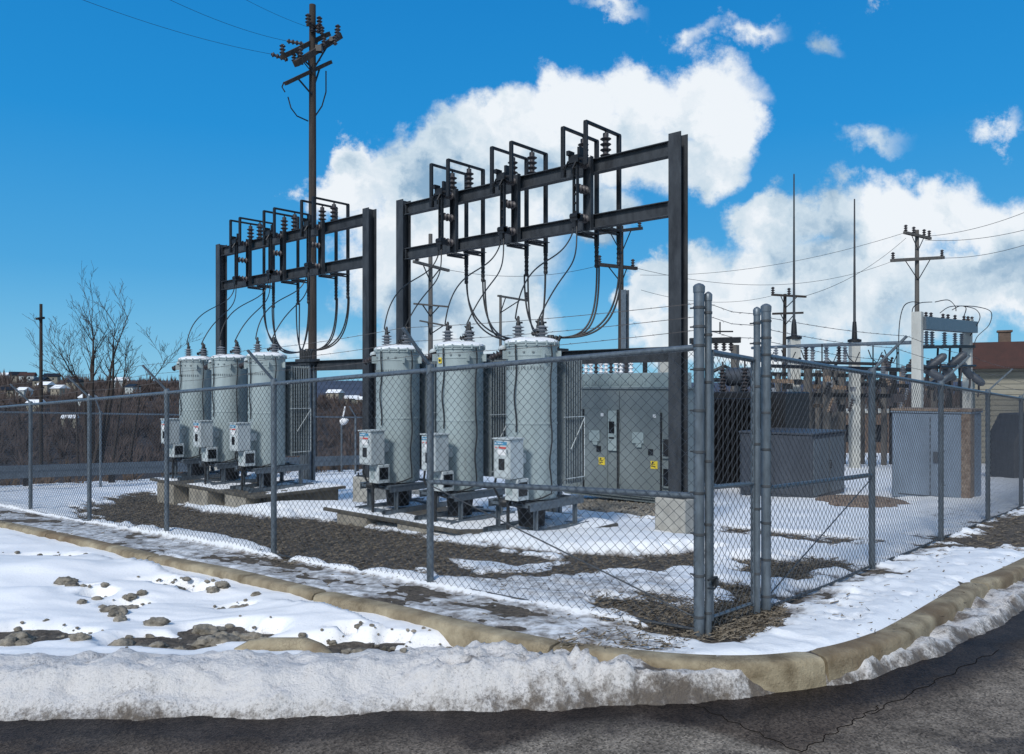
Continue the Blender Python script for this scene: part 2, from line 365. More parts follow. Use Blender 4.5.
# ------------------------------------------------------------------ kerb path
kp = [(-60,513),(0,521.5),(78,537),(156,554.7),(234,570),(328,592),(400,607),(480,626),(562,642.6),(634,651.5),(697,656.6),(760,657),(818,650.5),(868,637),(902,621),(969,582.5),(1024,559)]
KI = [g(*p) for p in kp]
d0 = Vector(KI[0])-Vector(KI[2]); d0.normalize(); KI.insert(0, (KI[0][0]+d0.x*14, KI[0][1]+d0.y*14))
d1 = Vector(KI[-1])-Vector(KI[-3]); d1.normalize(); KI.append((KI[-1][0]+d1.x*9, KI[-1][1]+d1.y*9)); KI.append((KI[-1][0]+d1.x*20, KI[-1][1]+d1.y*20))
def catmull(P, step=.08):
    P = [Vector(p) for p in P]; P = [P[0]*2-P[1]]+P+[P[-1]*2-P[-2]]; out = []
    for i in range(1, len(P)-2):
        p0,p1,p2,p3 = P[i-1:i+3]; n = max(2, int((p2-p1).length/step))
        for k in range(n):
            t = k/n; out.append(.5*((2*p1)+(-p0+p2)*t+(2*p0-5*p1+4*p2-p3)*t*t+(-p0+3*p1-3*p2+p3)*t**3))
    out.append(P[-2]); return out
KP = catmull(KI)
KW = .17
def road_z(X, Y):
    b = 0.281 + 0.0055*X - 0.0585*np.minimum(Y, 60.0)
    # the road flattens out towards the viewer
    return np.minimum(b, .012 + .25*(b-.012)*(b > .012)) - .13
def offs(P, d):
    out = []
    for i, p in enumerate(P):
        a = P[max(0,i-1)]; b = P[min(len(P)-1,i+1)]; t = (b-a).normalized(); out.append(p+Vector((t.y,-t.x))*d)   # to the right of travel = outward
    return out
# kerb runs left->right; outward (road) is to the right of travel
KO = offs(KP, KW)
def kerb_sections():
    joints_px = [328, 560, 802]
    # profile: inner-top, across, rounded outer lip, face, foot
    prof = [(-.03,-.10),(-.03,-.01),(-.012,.010),(.01,.016),(.07,.017),(.118,.014),(.136,.006),(.148,-.010),(.153,-.035),(.166,-.16)]
    cuts = []
    for j in joints_px:
        best = min(range(len(KP)), key=lambda i: abs(512+F*KP[i].x/KP[i].y-j) if KP[i].y > 1 and abs(KP[i].x) < 12 else 1e9); cuts.append(best)
    L = [0]; acc = 0
    for i in range(1, len(KP)): acc += (KP[i]-KP[i-1]).length; L.append(acc)
    b = [0]+sorted(cuts)+[len(KP)-1]
    # far stretches get joints every three metres too
    extra = []
    last = b[1]
    for i in range(b[1], 0, -1):
        if L[last]-L[i] > 3.0: extra.append(i); last = i
    last = b[-2]
    for i in range(b[-2], len(KP)):
        if L[i]-L[last] > 3.0: extra.append(i); last = i
    b = sorted(set(b+extra))
    for a, c in zip(b[:-1], b[1:]):
        if c-a < 3: continue
        mb = MB(); vs = []; idx = list(range(a, c+1)); n = len(prof)
        for q, i in enumerate(idx):
            p = KP[i]; A = KP[max(0,i-1)]; B = KP[min(len(KP)-1,i+1)]; t = (B-A).normalized(); o = Vector((t.y,-t.x))
            sh = 1.0
            pp = p.copy()
            if q == 0: pp += t*.012
            if q == len(idx)-1: pp -= t*.012
            w = .006*math.sin(i*.37)+.004*math.sin(i*.11+2)
            for (d, z) in prof:
                e = pp+o*(d+ (w if d > .05 else 0)); k = .010 if q in (0, len(idx)-1) else 0
                vs.append((e.x, e.y, float(zp(e.x, e.y))+z-k))
        fs = []
        for q in range(len(idx)-1):
            for k in range(n-1): fs.append((q*n+k, q*n+k+1, (q+1)*n+k+1, (q+1)*n+k))
        fs.append(tuple(range(n))); fs.append(tuple((len(idx)-1)*n+k for k in range(n)))
        mb.add(vs, fs); o = mb.build('kerb', M_kerb, smooth=True); tag(o, None, None, kind='structure')
kerb_sections()

# ------------------------------------------------------------------ yard soil and snow
sa = graded(-26, 20.5, .028, .0065, .2); ta = graded(-3, 46, .028, .0065, -.2)
S_, T_ = np.meshgrid(sa, ta, indexing='xy')
X = CX - CT*S_ - ST*T_; Y = CY - ST*S_ + CT*T_
inner = [tuple(p) for p in offs(KP, .06)]
# yard area closes far behind
closing = [(40, 70), (-60, 70)]
sdY = poly_sd(X, Y, inner+closing)
soil_h = zp(X, Y) + .012*fbm(X*2.2, Y*2.2, 3, 3) + .012*fbm(X*14, Y*14, 9, 3)*sstep(14-np.hypot(X, Y), 0, 6)
keep = (sdY > 0) & (Y > 1.5)
pl = lambda L: [g(*p) for p in L]
MUL = pl([(76,508),(110,497),(150,492),(180,501),(205,510),(250,514),(300,517),(345,523),(400,531),(450,540),(500,549),(560,556),(640,556),(700,553),(700,570),(640,573),(560,576),(500,580),(440,577),(380,573),(320,567),(270,561),(248,549),(180,537),(110,525),(76,517)])
BARE = [
 (MUL, 1.0),
 (pl([(575,604),(620,592),(660,598),(720,606),(748,598),(772,604),(775,618),(745,634),(705,643),(650,630),(600,618)]), .66),
 (pl([(560,498),(600,500),(700,505),(700,523),(640,520),(600,515),(570,509),(548,503)]), 1.0),
 (pl([(715,526),(760,530),(820,536),(880,541),(886,547),(830,548),(770,541),(715,534)]), .7),
 (pl([(730,562),(790,558),(865,560),(862,567),(815,574),(800,585),(772,584),(735,575)]), .9),
 (pl([(716,585),(745,580),(775,600),(770,628),(740,640),(716,636)]), .8),
 ([tuple(W(-.22,.95).xy), tuple(W(.12,.8).xy), tuple(W(.10,6).xy), tuple(W(.05,20).xy), tuple(W(-.15,20).xy), tuple(W(-.22,5).xy), tuple(W(-.18,2.5).xy)], .62),
 (pl([(955,528),(1030,512),(1090,500),(1100,540),(1030,552),(968,549),(940,548)]), .9),
 (pl([(560,645),(600,630),(640,640),(690,646),(655,651),(600,650)]), .25),
 (pl([(820,500),(845,496),(880,496),(903,501),(895,508),(865,511),(830,508)]), .9),
 (pl([(895,512),(960,505),(990,510),(975,518),(920,520)]), .35),
 (pl([(655,534),(693,530),(700,540),(660,542)]), .5),
 (pl([(-80,484),(60,476),(160,468),(160,474),(60,484),(-80,492)]), .9),
]
melt = np.zeros(X.shape)
for P, w in BARE:
    sd = poly_sd(X, Y, P); dist = np.hypot(X, Y)
    edge = .10 + .012*dist
    rag = .42*fbm(S_*1.3, T_*4.5, 21, 4) + .22*fbm(S_*6, T_*14, 23, 3) - .05
    melt = np.maximum(melt, w*sstep(sd + rag*np.minimum(1.2, dist*.12), -edge*1.2, edge))
for P in (pl([(160,532),(200,534),(245,543),(262,556),(215,552),(170,543)]), pl([(185,503),(235,507),(280,513),(250,516),(205,512)]), pl([(440,558),(520,566),(560,563),(540,572),(480,574)])):
    melt = melt*(1-.95*sstep(poly_sd(X, Y, P)+.12*fbm(S_*3, T_*7, 25, 3), -.12, .10))
# the walkway strip between fence and kerb: thin slushy snow
strip = ((T_ < -.04) & (S_ > -.3)) | ((S_ < -.05) & (T_ < 1.0))
n1 = fbm(X*1.1+4, Y*1.1, 31, 4); n2 = fbm(X*7, Y*7, 41, 4); n3 = fbm(S_*2.2, T_*9, 55, 4)
thick = .050 + .045*n1 + .014*n2
thick = np.where(strip, .007 + .016*n3 + .014*n2 + .012*n1 + .016*sstep(S_, 2.2, -.5), thick)
walkR = (S_ < -.3) & (T_ > .3)
thick = np.where(walkR, .040+.03*n1+.016*n2+.012*fbm(X*16,Y*16,301,3)-.035*sstep(fbm(X*5,Y*9,305,4),.28,.5), thick)
def mound(s0, t0, rs, rt, h):
    return h*np.exp(-(((S_-s0)/rs)**2+((T_-t0)/rt)**2))
thick = thick + mound(2.6,2.9,1.2,.75,.13) + mound(3.6,2.3,.6,.3,.07) + mound(9.0,2.4,.5,.9,.15) + mound(8.5,3.4,.7,.7,.12) + mound(12,1.6,1.6,.3,.08) + mound(10.5,1.9,1.2,.25,.10) + mound(13.4,2.6,.7,1,.12)
fd = (np.abs(T_) < .16) & (S_ > -.2)
thick = thick + np.where((T_ > -.25) & (T_ < .35) & (S_ > .4), .03*np.exp(-((T_-.12)/.16)**2), 0)
shred = .030*np.maximum(0, fbm(X*11, Y*11, 77, 4)+.25)
thick = np.minimum(thick, -.02+.45*np.maximum(sdY,0))
snow_h = zp(X, Y) + thick*(1-melt) - melt*.045 + melt*shred*.9 - .028*sstep(poly_sd(X, Y, pl([(430,560),(560,577),(700,572),(705,640),(600,622),(500,600),(440,583)])), -.1, .3)*sstep(fbm(S_*3,T_*7,201,4), -.25, .5)
snow_h = np.where(strip & (melt > .0), snow_h, snow_h)
# thin places sink below the soil
o = free_grid('yard_ground', X, Y, soil_h, M_soil, keep); tag(o, None, None, kind='structure')
dirt = np.clip(melt*.55 + np.where(strip, .30*sstep(S_,-.6,1.2), 0) + .14*(1-sstep(snow_h-soil_h, .0, .04)), 0, 1)
grey = poly_sd(X, Y, pl([(430,560),(560,577),(700,572),(705,640),(600,622),(500,600),(440,583)]))
dirt = np.maximum(dirt, .36*sstep(grey, -.1, .3))
ks = keep & (snow_h > soil_h-.05)
o = free_grid('yard_snow', X, Y, snow_h, M_snow, ks, {'dirt': dirt}); tag(o, None, None, kind='structure')
Xy, Yy = X, Y

# dead grass, leaf bits and wood chips on the bare soil
def in_poly(P, n):
    P = np.array(P); lo = P.min(0); hi = P.max(0); x = rng.uniform(lo[0], hi[0], n*4); y = rng.uniform(lo[1], hi[1], n*4)
    k = poly_sd(x, y, P) > -.08; return x[k][:n], y[k][:n]
mb = MB()
def flake(x, y, z, L, w):
    a = random.uniform(0, 6.28); c, s = math.cos(a), math.sin(a); tz = random.uniform(-.4, .5)*L; 
    p = [(x-c*L/2+s*w/2, y-s*L/2-c*w/2, z), (x-c*L/2-s*w/2, y-s*L/2+c*w/2, z+random.uniform(0,.01)), (x+c*L/2-s*w/3, y+s*L/2+c*w/3, z+abs(tz)), (x+c*L/2+s*w/3, y+s*L/2-c*w/3, z+abs(tz)*.8)]
    mb.add(p, [(0,1,2,3)])
for (P, w), n in zip(BARE, (17000, 3000, 0, 900, 2200, 2000, 2200, 2500, 260, 500, 100, 60, 0)):
    x, y = in_poly(P, n)
    for a, b in zip(x, y):
        flake(a, b, float(zp(a, b))+random.uniform(.0,.02), random.uniform(.02,.075), random.uniform(.003,.010))
for P, n in (([tuple(W(-.2,.9).xy), tuple(W(-.9,.5).xy), tuple(W(-1.1,6).xy), tuple(W(-.3,6).xy)], 260), ([tuple(W(12,-.9).xy), tuple(W(0,-.5).xy), tuple(W(0,-.05).xy), tuple(W(12,-.05).xy)], 900), (pl([(430,560),(560,577),(700,572),(705,640),(600,622),(500,600)]), 700)):
    x, y = in_poly(P, n)
    for a, b in zip(x, y): flake(a, b, float(zp(a, b))+random.uniform(.02,.05), random.uniform(.008,.05), random.uniform(.003,.012))
o = mb.build('leaf_litter', M_mulch); tag(o, 'dry grass and leaf bits on the bare patches of the yard', None, kind='stuff')
mb = MB()
x, y = in_poly(BARE[2][0], 2600)
for a, b in zip(x, y):
    r = random.uniform(.012,.035); z = float(zp(a,b))+.01
    v = [(a+r*random.uniform(.7,1.2),b,z),(a,b+r*random.uniform(.7,1.2),z),(a-r,b,z),(a,b-r,z),(a+r*.1,b,z+r*random.uniform(.5,1)),]
    mb.add(v, [(0,1,4),(1,2,4),(2,3,4),(3,0,4)])
o = mb.build('gravel', M_gravel); tag(o, 'brown gravel strip below the switchgear cabinet', None, kind='stuff')

# ------------------------------------------------------------------ road, snow field and ploughed ridge
xs = graded(-24, 20, .021, .0055, 0.4)
ys_ = [1.0]
while ys_[-1] < 26: ys_.append(ys_[-1] + (.0052 if 3.4 < ys_[-1] < 7 else .008)*ys_[-1])
ys = np.array(ys_)
X, Y = np.meshgrid(xs, ys, indexing='xy')
KIN = [tuple(p) for p in offs(KP, .10)]
outer = poly_sd(X, Y, KIN+[(40,70),(-60,70)])          # >0 inside yard
road = road_z(X, Y)
def rt(px, py):                                         # sight line onto the road
    Y_ = 4.0
    for _ in range(30):
        X_ = (px-512)/F*Y_; Y_ = (EYE-float(road_z(np.array(X_), np.array(Y_))))/((py-HY)/F)
    return ((px-512)/F*Y_, Y_)
toe_px = [(-400,716),(-100,720),(0,721),(60,719),(130,721),(200,717),(260,719),(330,716),(400,712),(440,714),(500,710),(560,711),(620,705),(680,704),(740,699),(790,692),(813,688),(840,686),(880,678),(920,664),(960,647),(1000,626),(1024,611)]
TOE = [rt(*p) for p in toe_px]; e = Vector(TOE[-1])-Vector(TOE[-2]); e.normalize(); TOE.append((TOE[-1][0]+e.x*10, TOE[-1][1]+e.y*10))
TOE.insert(0, (TOE[0][0]-20, TOE[0][1]))
jag = .055*fbm(X*3.0, Y*3.0, 61, 4) + .018*fbm(X*17, Y*17, 63, 3)
dt = line_d(X, Y, TOE) + jag                             # >0 on the yard side of the toe
ppx = 512+F*X/np.maximum(Y, .5)
kd = -outer                                             # distance outside the kerb line
# ridge
rightw = sstep(X, -.9, .5)
lump = (.026+.030*rightw)*fbm(X*6, Y*6, 71, 5, .6) + (.014+.016*rightw)*fbm(X*22, Y*22, 75, 3)
lump = lump + (.10*billow(X*5, Y*5, 79, 4, .62)-.035)*(.72+.28*rightw) + (.045*billow(X*17, Y*17, 87, 3)-.015)*(.6+.6*rightw)
ridge_h = np.where(dt > 0, sstep(dt, -.02, .08)*.06 + sstep(dt/(.30-.15*rightw), 0, 1)*(.115+.025*rightw) + lump*sstep(dt, 0, .10), 0)
backl = 1-sstep(dt, .50, .80)
gap = np.exp(-((ppx-806)/11)**2)
gap2 = np.exp(-((ppx-786)/17)**2)*.5
farr = sstep(ppx, 815, 850)
bank = ridge_h*(backl*(1-rightw)+rightw)*(1-.97*gap)*(1-gap2)*(1-.25*farr)
fm = fbm(X*.8+3, Y*.8, 101, 3); fs_ = fbm(X*5, Y*5, 105, 3); fr_ = fbm(X*2.0+Y*1.0, Y*5, 107, 3)
field = .075 + .05*fm + .008*fs_ + .020*fr_ + .012*np.maximum(0,fbm(X*3+Y*2,Y*11,109,4)) + .04*np.exp(-(kd/.35)**2)*(X < 0)
for (px, py, r, h) in [(60,583,.55,.13),(170,575,.5,.10),(20,610,.45,.10),(120,600,.4,.08),(330,625,.6,.05),(230,590,.5,.05),(300,640,.4,.03),(-60,580,1,.18)]:
    a, b = rt(px, py); field = field + h*np.exp(-(((X-a)/r)**2+((Y-b)/(r*.8))**2))
melt_spots = [(75,600,.20),(95,606,.12),(18,640,.30),(60,643,.25),(125,612,.16),(150,590,.22),(175,594,.16),(200,598,.14),(218,636,.26),(250,641,.22),(150,648,.3),(180,652,.2),(235,612,.12),(355,654,.3),(300,655,.2),(25,562,.35),(65,563,.22),(425,660,.42),(460,660,.3),(380,657,.25),(345,642,.1),(395,645,.12)]
mm = np.zeros(X.shape)
for (px, py, r) in melt_spots:
    a, b = rt(px, py); mm = np.maximum(mm, 1-sstep(np.hypot((X-a)*.75, (Y-b)*1.05)+.05*fs_+.04*lump*8, r*.5, r))
field = field*(1-mm) - .022*mm + mm*.012*np.maximum(0, fs_)
fieldw = sstep(dt, .40, .75)*(1-sstep(X, -.7, .0))
fw = (dt > .4) & (X < .1)
Hs = np.where(fw, np.maximum(bank*np.where(dt > .8, 1-sstep(dt,.8,.82)*(1-rightw), 1), field*fieldw - .03*(1-fieldw)), bank)
Hs = np.where(dt <= 0, -.03, Hs-.006)
snow = road + Hs
lim = np.where(ppx < 540, zp(X, Y) - .045 + .02*fbm(X*4, Y*4, 111, 3), zp(X, Y)-.018+.06*fbm(X*6, Y*6, 111, 3) - .05*farr)
snow = np.where(kd < .26, np.minimum(snow, lim), snow)
wet = np.clip(1 - sstep(np.abs(np.minimum(dt,0)), .02, .55), 0, 1)
wet = np.maximum(wet*.95, sstep(dt, -.02, .05))
P_dark = [rt(660,700), rt(880,672), rt(870,712), rt(800,752), rt(770,742)]
sdD = poly_sd(X, Y, P_dark)
P_pale = [rt(470,760), rt(560,722), rt(640,712), rt(800,757), rt(900,1000), rt(300,1000)]
P_pale2 = [rt(800,758), rt(872,714), rt(930,690), rt(1030,655), rt(1300,700), rt(1000,1200)]
pale = np.maximum(sstep(poly_sd(X, Y, P_pale)+.05*fbm(X*5,Y*5,8,3), -.03, .06)*.9, sstep(poly_sd(X, Y, P_pale2)+.1*fbm(X*4,Y*4,5,3), -.1, .2)*.6)
pale = np.maximum(pale, .35*sstep(fbm(X*1.5, Y*1.5, 17, 3), .05, .4))
pale = pale*(1-sstep(sdD, -.01, .02))
wet = np.maximum(wet, .35*sstep(sdD, -.01, .03))
wet = np.maximum(wet, .55*sstep(fbm(X*2.2+9, Y*3.5, 401, 5, .6), .12, .42))
dx = np.abs(poly_sd(X, Y, P_dark))
rz = road + .0
kr = (outer < .10) & (Y < 25)
o = free_grid('road', X, Y, rz, M_asph, kr, {'wet': wet, 'pale': pale}); tag(o, None, None, kind='structure')
dirt = .24*(1-sstep(dt, .0, .10)) + .08*rightw + .07 + .12*sstep(fbm(X*2, Y*2, 121, 3), .1, .5) + .16*mm
dirt = dirt + .13*rightw*sstep(-fbm(X*6, Y*6, 71, 4), .05, .45) + .13*rightw*(1-sstep(billow(X*5, Y*5, 79, 4, .62), .12, .30))
dirt = dirt + .20*sstep(X, -.8, -.2)*np.exp(-((dt-.24)/.09)**2)*sstep(fbm(X*4, Y*7, 131, 3), -.25, .35)
grain = np.maximum(1-sstep(dt, .5, .85), rightw)
dirt = dirt*np.maximum(grain, mm) 
ksn = (kr) & (Hs > -.035) & (outer < .06)
o = free_grid('roadside_snow', X, Y, snow, M_bank, ksn, {'dirt': dirt, 'grain': grain}); tag(o, None, None, kind='structure')
# soil showing under the melted spots of the snow field
o = free_grid('muddy_ground', X, Y, road+.008+.010*fs_+.03*billow(X*9, Y*9, 211, 4), M_soil, kr & (dt > .35) & (X < -.2) & (outer < .04) & (ppx < 372), {}); tag(o, None, None, kind='structure')
mb = MB()
for pa, pb in (((690,703),(800,752)), ((800,752),(880,706)), ((870,714),(1000,650))):
    A = Vector(rt(*pa)); B = Vector(rt(*pb)); n = 40; pts = []
    for i in range(n+1):
        p = A.lerp(B, i/n); q = Vector(((B-A).y, -(B-A).x)).normalized()*(.012*math.sin(i*.9)+random.uniform(-.006,.006)); p = p+q
        pts.append((p.x, p.y, float(road_z(np.array(p.x), np.array(p.y)))+.0005))
    mb.tube(pts, .0028, 4)
o = mb.build('road_seams', mat('seam_tar', (.012,.011,.010), .95, 0, .2, 10, spec=.02)); tag(o, None, None, kind='structure')
# crumbs of snow fallen on the asphalt and along the toe
mb = MB()
from mathutils import noise as mnoise
def clod(mb, x, y, z, r, sq=.7, seed=0, sub=2):
    bm = bmesh.new(); bmesh.ops.create_icosphere(bm, subdivisions=sub, radius=1)
    rr = random.Random(seed); o_ = Vector((rr.uniform(0,50),rr.uniform(0,50),rr.uniform(0,50))); sx, sy = rr.uniform(.8,1.3), rr.uniform(.7,1.1); vs = []
    for v in bm.verts:
        k = 1+.38*mnoise.noise(v.co*1.3+o_)+.22*mnoise.noise(v.co*3.1+o_)+(.16*mnoise.noise(v.co*7+o_) if sub > 2 else 0)
        vs.append((x+v.co.x*r*k*sx, y+v.co.y*r*k*sy, z+v.co.z*r*k*sq))
    bm.verts.ensure_lookup_table(); fs = [tuple(v.index for v in f.verts) for f in bm.faces]; bm.free()
    return mb.add(vs, fs)
def snow_z(x, y):
    i = int(np.clip(np.searchsorted(xs, x), 0, len(xs)-1)); j = int(np.clip(np.searchsorted(ys, y), 0, len(ys)-1)); return float(max(snow[j,i], road[j,i]))
CLODS = [(66,592,.07,'grey clod at the far left in a melted hollow'),(80,597,.05,None),(72,602,.05,None),(90,604,.045,None),(62,600,.04,None),(97,608,.03,None),(110,617,.05,None),(130,606,.045,None),(142,604,.04,None),(120,625,.05,None),(82,612,.04,None),(18,641,.09,None),(8,652,.06,None),(45,648,.05,None),
 (160,590,.085,'tall clod nearest the kerb on the upper snow slope'),(178,595,.07,None),(190,597,.05,None),(213,599,.055,None),(223,597,.05,None),
 (220,612,.055,'rounded clod left of a pointed one on open snow'),(241,610,.07,'pointed clod standing alone on the open snow'),(256,603,.03,None),(128,614,.06,None),(118,620,.07,None),
 (157,630,.065,'flat oval clod lying alone in clean snow'),(122,646,.075,None),(140,650,.06,None),(158,648,.07,None),(180,651,.06,None),
 (208,632,.08,'largest clod topping the heap in the middle of the snow field'),(222,638,.07,None),(236,636,.06,None),(250,638,.065,None),(246,646,.07,None),(225,646,.07,None),(207,646,.07,None),(272,641,.02,None),
 (360,653,.06,None),(385,649,.035,'small dark stone on the snow right of the broken kerb end'),(347,652,.04,None),(331,646,.03,None),(345,640,.02,None),(378,657,.05,None),(24,652,.05,None),(80,650,.05,None)]
for i, (px, py, r, lab) in enumerate(CLODS):
    x, y = rt(px, py+2)
    z = snow_z(x, y); mb = MB(); clod(mb, 0, 0, 0, r*1.05, .62, 100+i, 4)
    o = mb.build('dirt_clod', M_rock, smooth=False, loc=(x, y, z+r*.10))
    o.data.polygons.foreach_set('use_smooth', [True]*len(o.data.polygons))
    tag(o, lab or 'frozen grey-brown dirt clod among others in the roadside snow', 'clod', 'dirt clods in the roadside snow')
mb = MB()
for (px, py, r_) in melt_spots:
    a, b = rt(px, py)
    for k in range(int(22*min(1, r_*4))):
        q_ = random.uniform(0,6.283); d_ = r_*1.15*random.random()**.6; x_ = a+math.cos(q_)*d_*1.2; y_ = b+math.sin(q_)*d_*.9; rr_ = random.choice((.008,.012,.015,.02,.028))
        clod(mb, x_, y_, snow_z(x_, y_)+rr_*.2, rr_, .7, random.randrange(9999), 2)
o = mb.build('rubble', M_rock, smooth=True); tag(o, 'small dirty rubble scattered over the melted spots of the snow', None, kind='stuff')
# broken kerb end showing behind the ridge
mb = MB(); pts = []
for i, (px, py) in enumerate([(235,653),(250,652),(268,652),(285,652),(305,653),(318,657),(326,664),(331,676)]):
    Yc = 4.95-.30*max(0,(i-4))/3; p = at(px, py, Yc); pts.append(Vector((p.x, p.y, -.080-.012*max(0,i-5)-(.02 if i == 0 else 0))))
for i in range(len(pts)-1): pass
mb.tube(pts, [.02,.05]+[.065]*(len(pts)-2), 10)
o = mb.build('broken_kerb', M_kerb, smooth=True); tag(o, 'low yellowish kerb end curving out of the snow behind the ploughed ridge', 'kerb end')

# ------------------------------------------------------------------ chain link fences
POSTH = 1.83
def fence_fabric(mb, A, B, za, zb, h, w=.081, hh=.074, r=.0021, gap=.04):
    """diamond mesh of bent wires between ground points A and B"""
    L = (B-A).length; t = (B-A)/L; nrm = Vector((-t.y, t.x)); n = int(L/(w/2)); w2 = L/n; rows = int((h-gap)/(hh/2))
    V = []; Fc = []
    for i in range(n):
        mirror = i % 2
        c0 = len(V)
        for k in range(rows+1):
            z = gap + k*hh/2
            side = (k+mirror) % 2
            d = i*w2 + (w2 if side else 0); off = (.0022 if side else -.0022)
            p = A + t*d + nrm*off; zz = za+(zb-za)*d/L + z
            # three-sided wire
            V.append((p.x+t.x*r, p.y+t.y*r, zz)); V.append((p.x-t.x*r*.6+nrm.x*r, p.y-t.y*r*.6+nrm.y*r, zz)); V.append((p.x-t.x*r*.6-nrm.x*r, p.y-t.y*r*.6-nrm.y*r, zz))
            if k:
                b = c0+(k-1)*3
                for q in range(3): Fc.append((b+q, b+(q+1)%3, b+3+(q+1)%3, b+3+q))
    return mb.add(V, Fc)
def barbed(mb, A, B, barbs=True, step=.13):
    A = Vector(A); B = Vector(B); n = max(2, int((B-A).length/.25)); pts = []
    for i in range(n+1):
        k = i/n; p = A.lerp(B, k); p.z -= .020*math.sin(math.pi*k) ; pts.append(p)
    mb.tube(pts, .0024, 3, cap=False)
    if barbs:
        m = int((B-A).length/step)
        for i in range(m):
            k = (i+.5)/m; p = A.lerp(B, k); p.z -= .020*math.sin(math.pi*k)
            for _ in range(2):
                d = Vector((random.uniform(-1,1),random.uniform(-1,1),random.uniform(-1,1))).normalized()*.017
                mb.add([p-d, p+d, p+Vector((0,0,.0035))], [(0,1,2)])
def fence_run(name, label, posts, outward, zf, arm=True, terminal=(), r_post=.030, brace=None, hem=True, fab=True, mb_r=.0021):
    """posts: list of Vector2 in order; outward: unit Vector2"""
    root = thing(name, label, 'fence', (posts[0].x, posts[0].y, zf(posts[0])))
    o0 = Vector((posts[0].x, posts[0].y, zf(posts[0])))
    P3 = [Vector((p.x, p.y, zf(p)))-o0 for p in posts]
    for i, p in enumerate(P3):
        if i in terminal: continue
        mb = MB(); mb.tube([p+Vector((0,0,-.08)), p+Vector((0,0,POSTH+.02))], r_post, 14)
        ob = mb.build('post', M_galv, root, smooth=True)
        if arm:
            m2 = MB(); tip = p+Vector((outward.x*.30, outward.y*.30, POSTH+.33))
            m2.bar(p+Vector((0,0,POSTH+.02)), tip, .028, .020); m2.lathe([(.034,-.05),(.036,0),(.034,.03),(.02,.045)], p+Vector((0,0,POSTH)), n=12)
            m2.build('barb_arm', M_galv, ob, smooth=True)
        m3 = MB()
        for z in (.25,.65,1.05,1.45): m3.tube([p+Vector((outward.x*r_post,outward.y*r_post,z)), p+Vector((outward.x*(r_post+.006)+.02,outward.y*(r_post+.006)+.01,z+.006))], .0035, 4)
        m3.build('wire_tie', M_wire, ob)
    mb = MB()
    for a, b in zip(P3[:-1], P3[1:]): mb.tube([a+Vector((0,0,POSTH-.01)), b+Vector((0,0,POSTH-.01))], .0205, 12)
    mb.build('top_rail', M_galv, root, smooth=True)
    if hem:
        mb = MB()
        for a, b in zip(P3[:-1], P3[1:]): mb.tube([a+Vector((0,0,.035)), (a+b)/2+Vector((0,0,.020)), b+Vector((0,0,.035))], .011, 8)
        mb.build('bottom_rail', M_wire, root, smooth=True)
    if fab:
        for a, b in zip(P3[:-1], P3[1:]):
            mb = MB(); off = outward*(r_post+.004)
            fence_fabric(mb, a.xy+off, b.xy+off, a.z, b.z, POSTH+.01, r=mb_r); mb.build('chain_link_mesh', M_wire, root)
    if arm:
        for q in (.32,.66,1.0):
            mb = MB()
            for a, b in zip(P3[:-1], P3[1:]):
                def tp(p, first): 
                    return p+Vector((outward.x*.30*q, outward.y*.30*q, POSTH+.02+.31*q))
                A_ = tp(a, 0); B_ = tp(b, 0)
                if 0 in terminal and a is P3[0]: A_ = a+Vector((0,0,POSTH+.02+.31*q*.8))
                barbed(mb, A_, B_)
            mb.build('barbed_wire', M_barb, root)
    if brace:
        i, j, zr = brace
        a, b = P3[i], P3[j]
        mb = MB(); mb.tube([a+Vector((0,0,zr)), b+Vector((0,0,zr))], .0205, 12); mb.build('brace_rail', M_galv, root, smooth=True)
        mb = MB(); lo = a+Vector((0,0,.10)); hi = b+Vector((0,0,zr-.03)); mb.tube([lo, hi], .0055, 6); mb.build('truss_rod', M_wire, root, smooth=True)
    return root
out_l = Vector((ST, -CT)); out_r = Vector((CT, ST))
zf = lambda p: float(zp(p.x, p.y))
pL = [W(s, 0).xy for s in (.05, 2.56, 4.98, 7.45, 9.95, 12.5, 15.0, 17.5)]
fence_run('chain_link_fence', 'long chain-link fence in front of the grey tanks, running left from the corner posts', pL, out_l, zf, terminal=(0,), brace=(0,1,.88))
pR = [W(0, t).xy for t in (.874, 3.21, 5.71, 8.3, 10.9, 13.5, 16.1, 18.7, 21.3)]
fence_run('chain_link_fence', 'chain-link fence with outward barbed arms running back on the right past the blue-grey box', pR, out_r, zf, terminal=(0,), brace=(0,1,.88))
pE = [W(17.5, t).xy for t in (0,3,5.5,8,10.5,13,15.5,18,20.5)]
fence_run('chain_link_fence', 'far side chain-link fence behind the transformers with the dark hillside beyond', pE, Vector((-CT,-ST)), zf, terminal=(0,), mb_r=.0026)
pX = [W(17.5+k*2.5, 3.0).xy for k in range(5)]
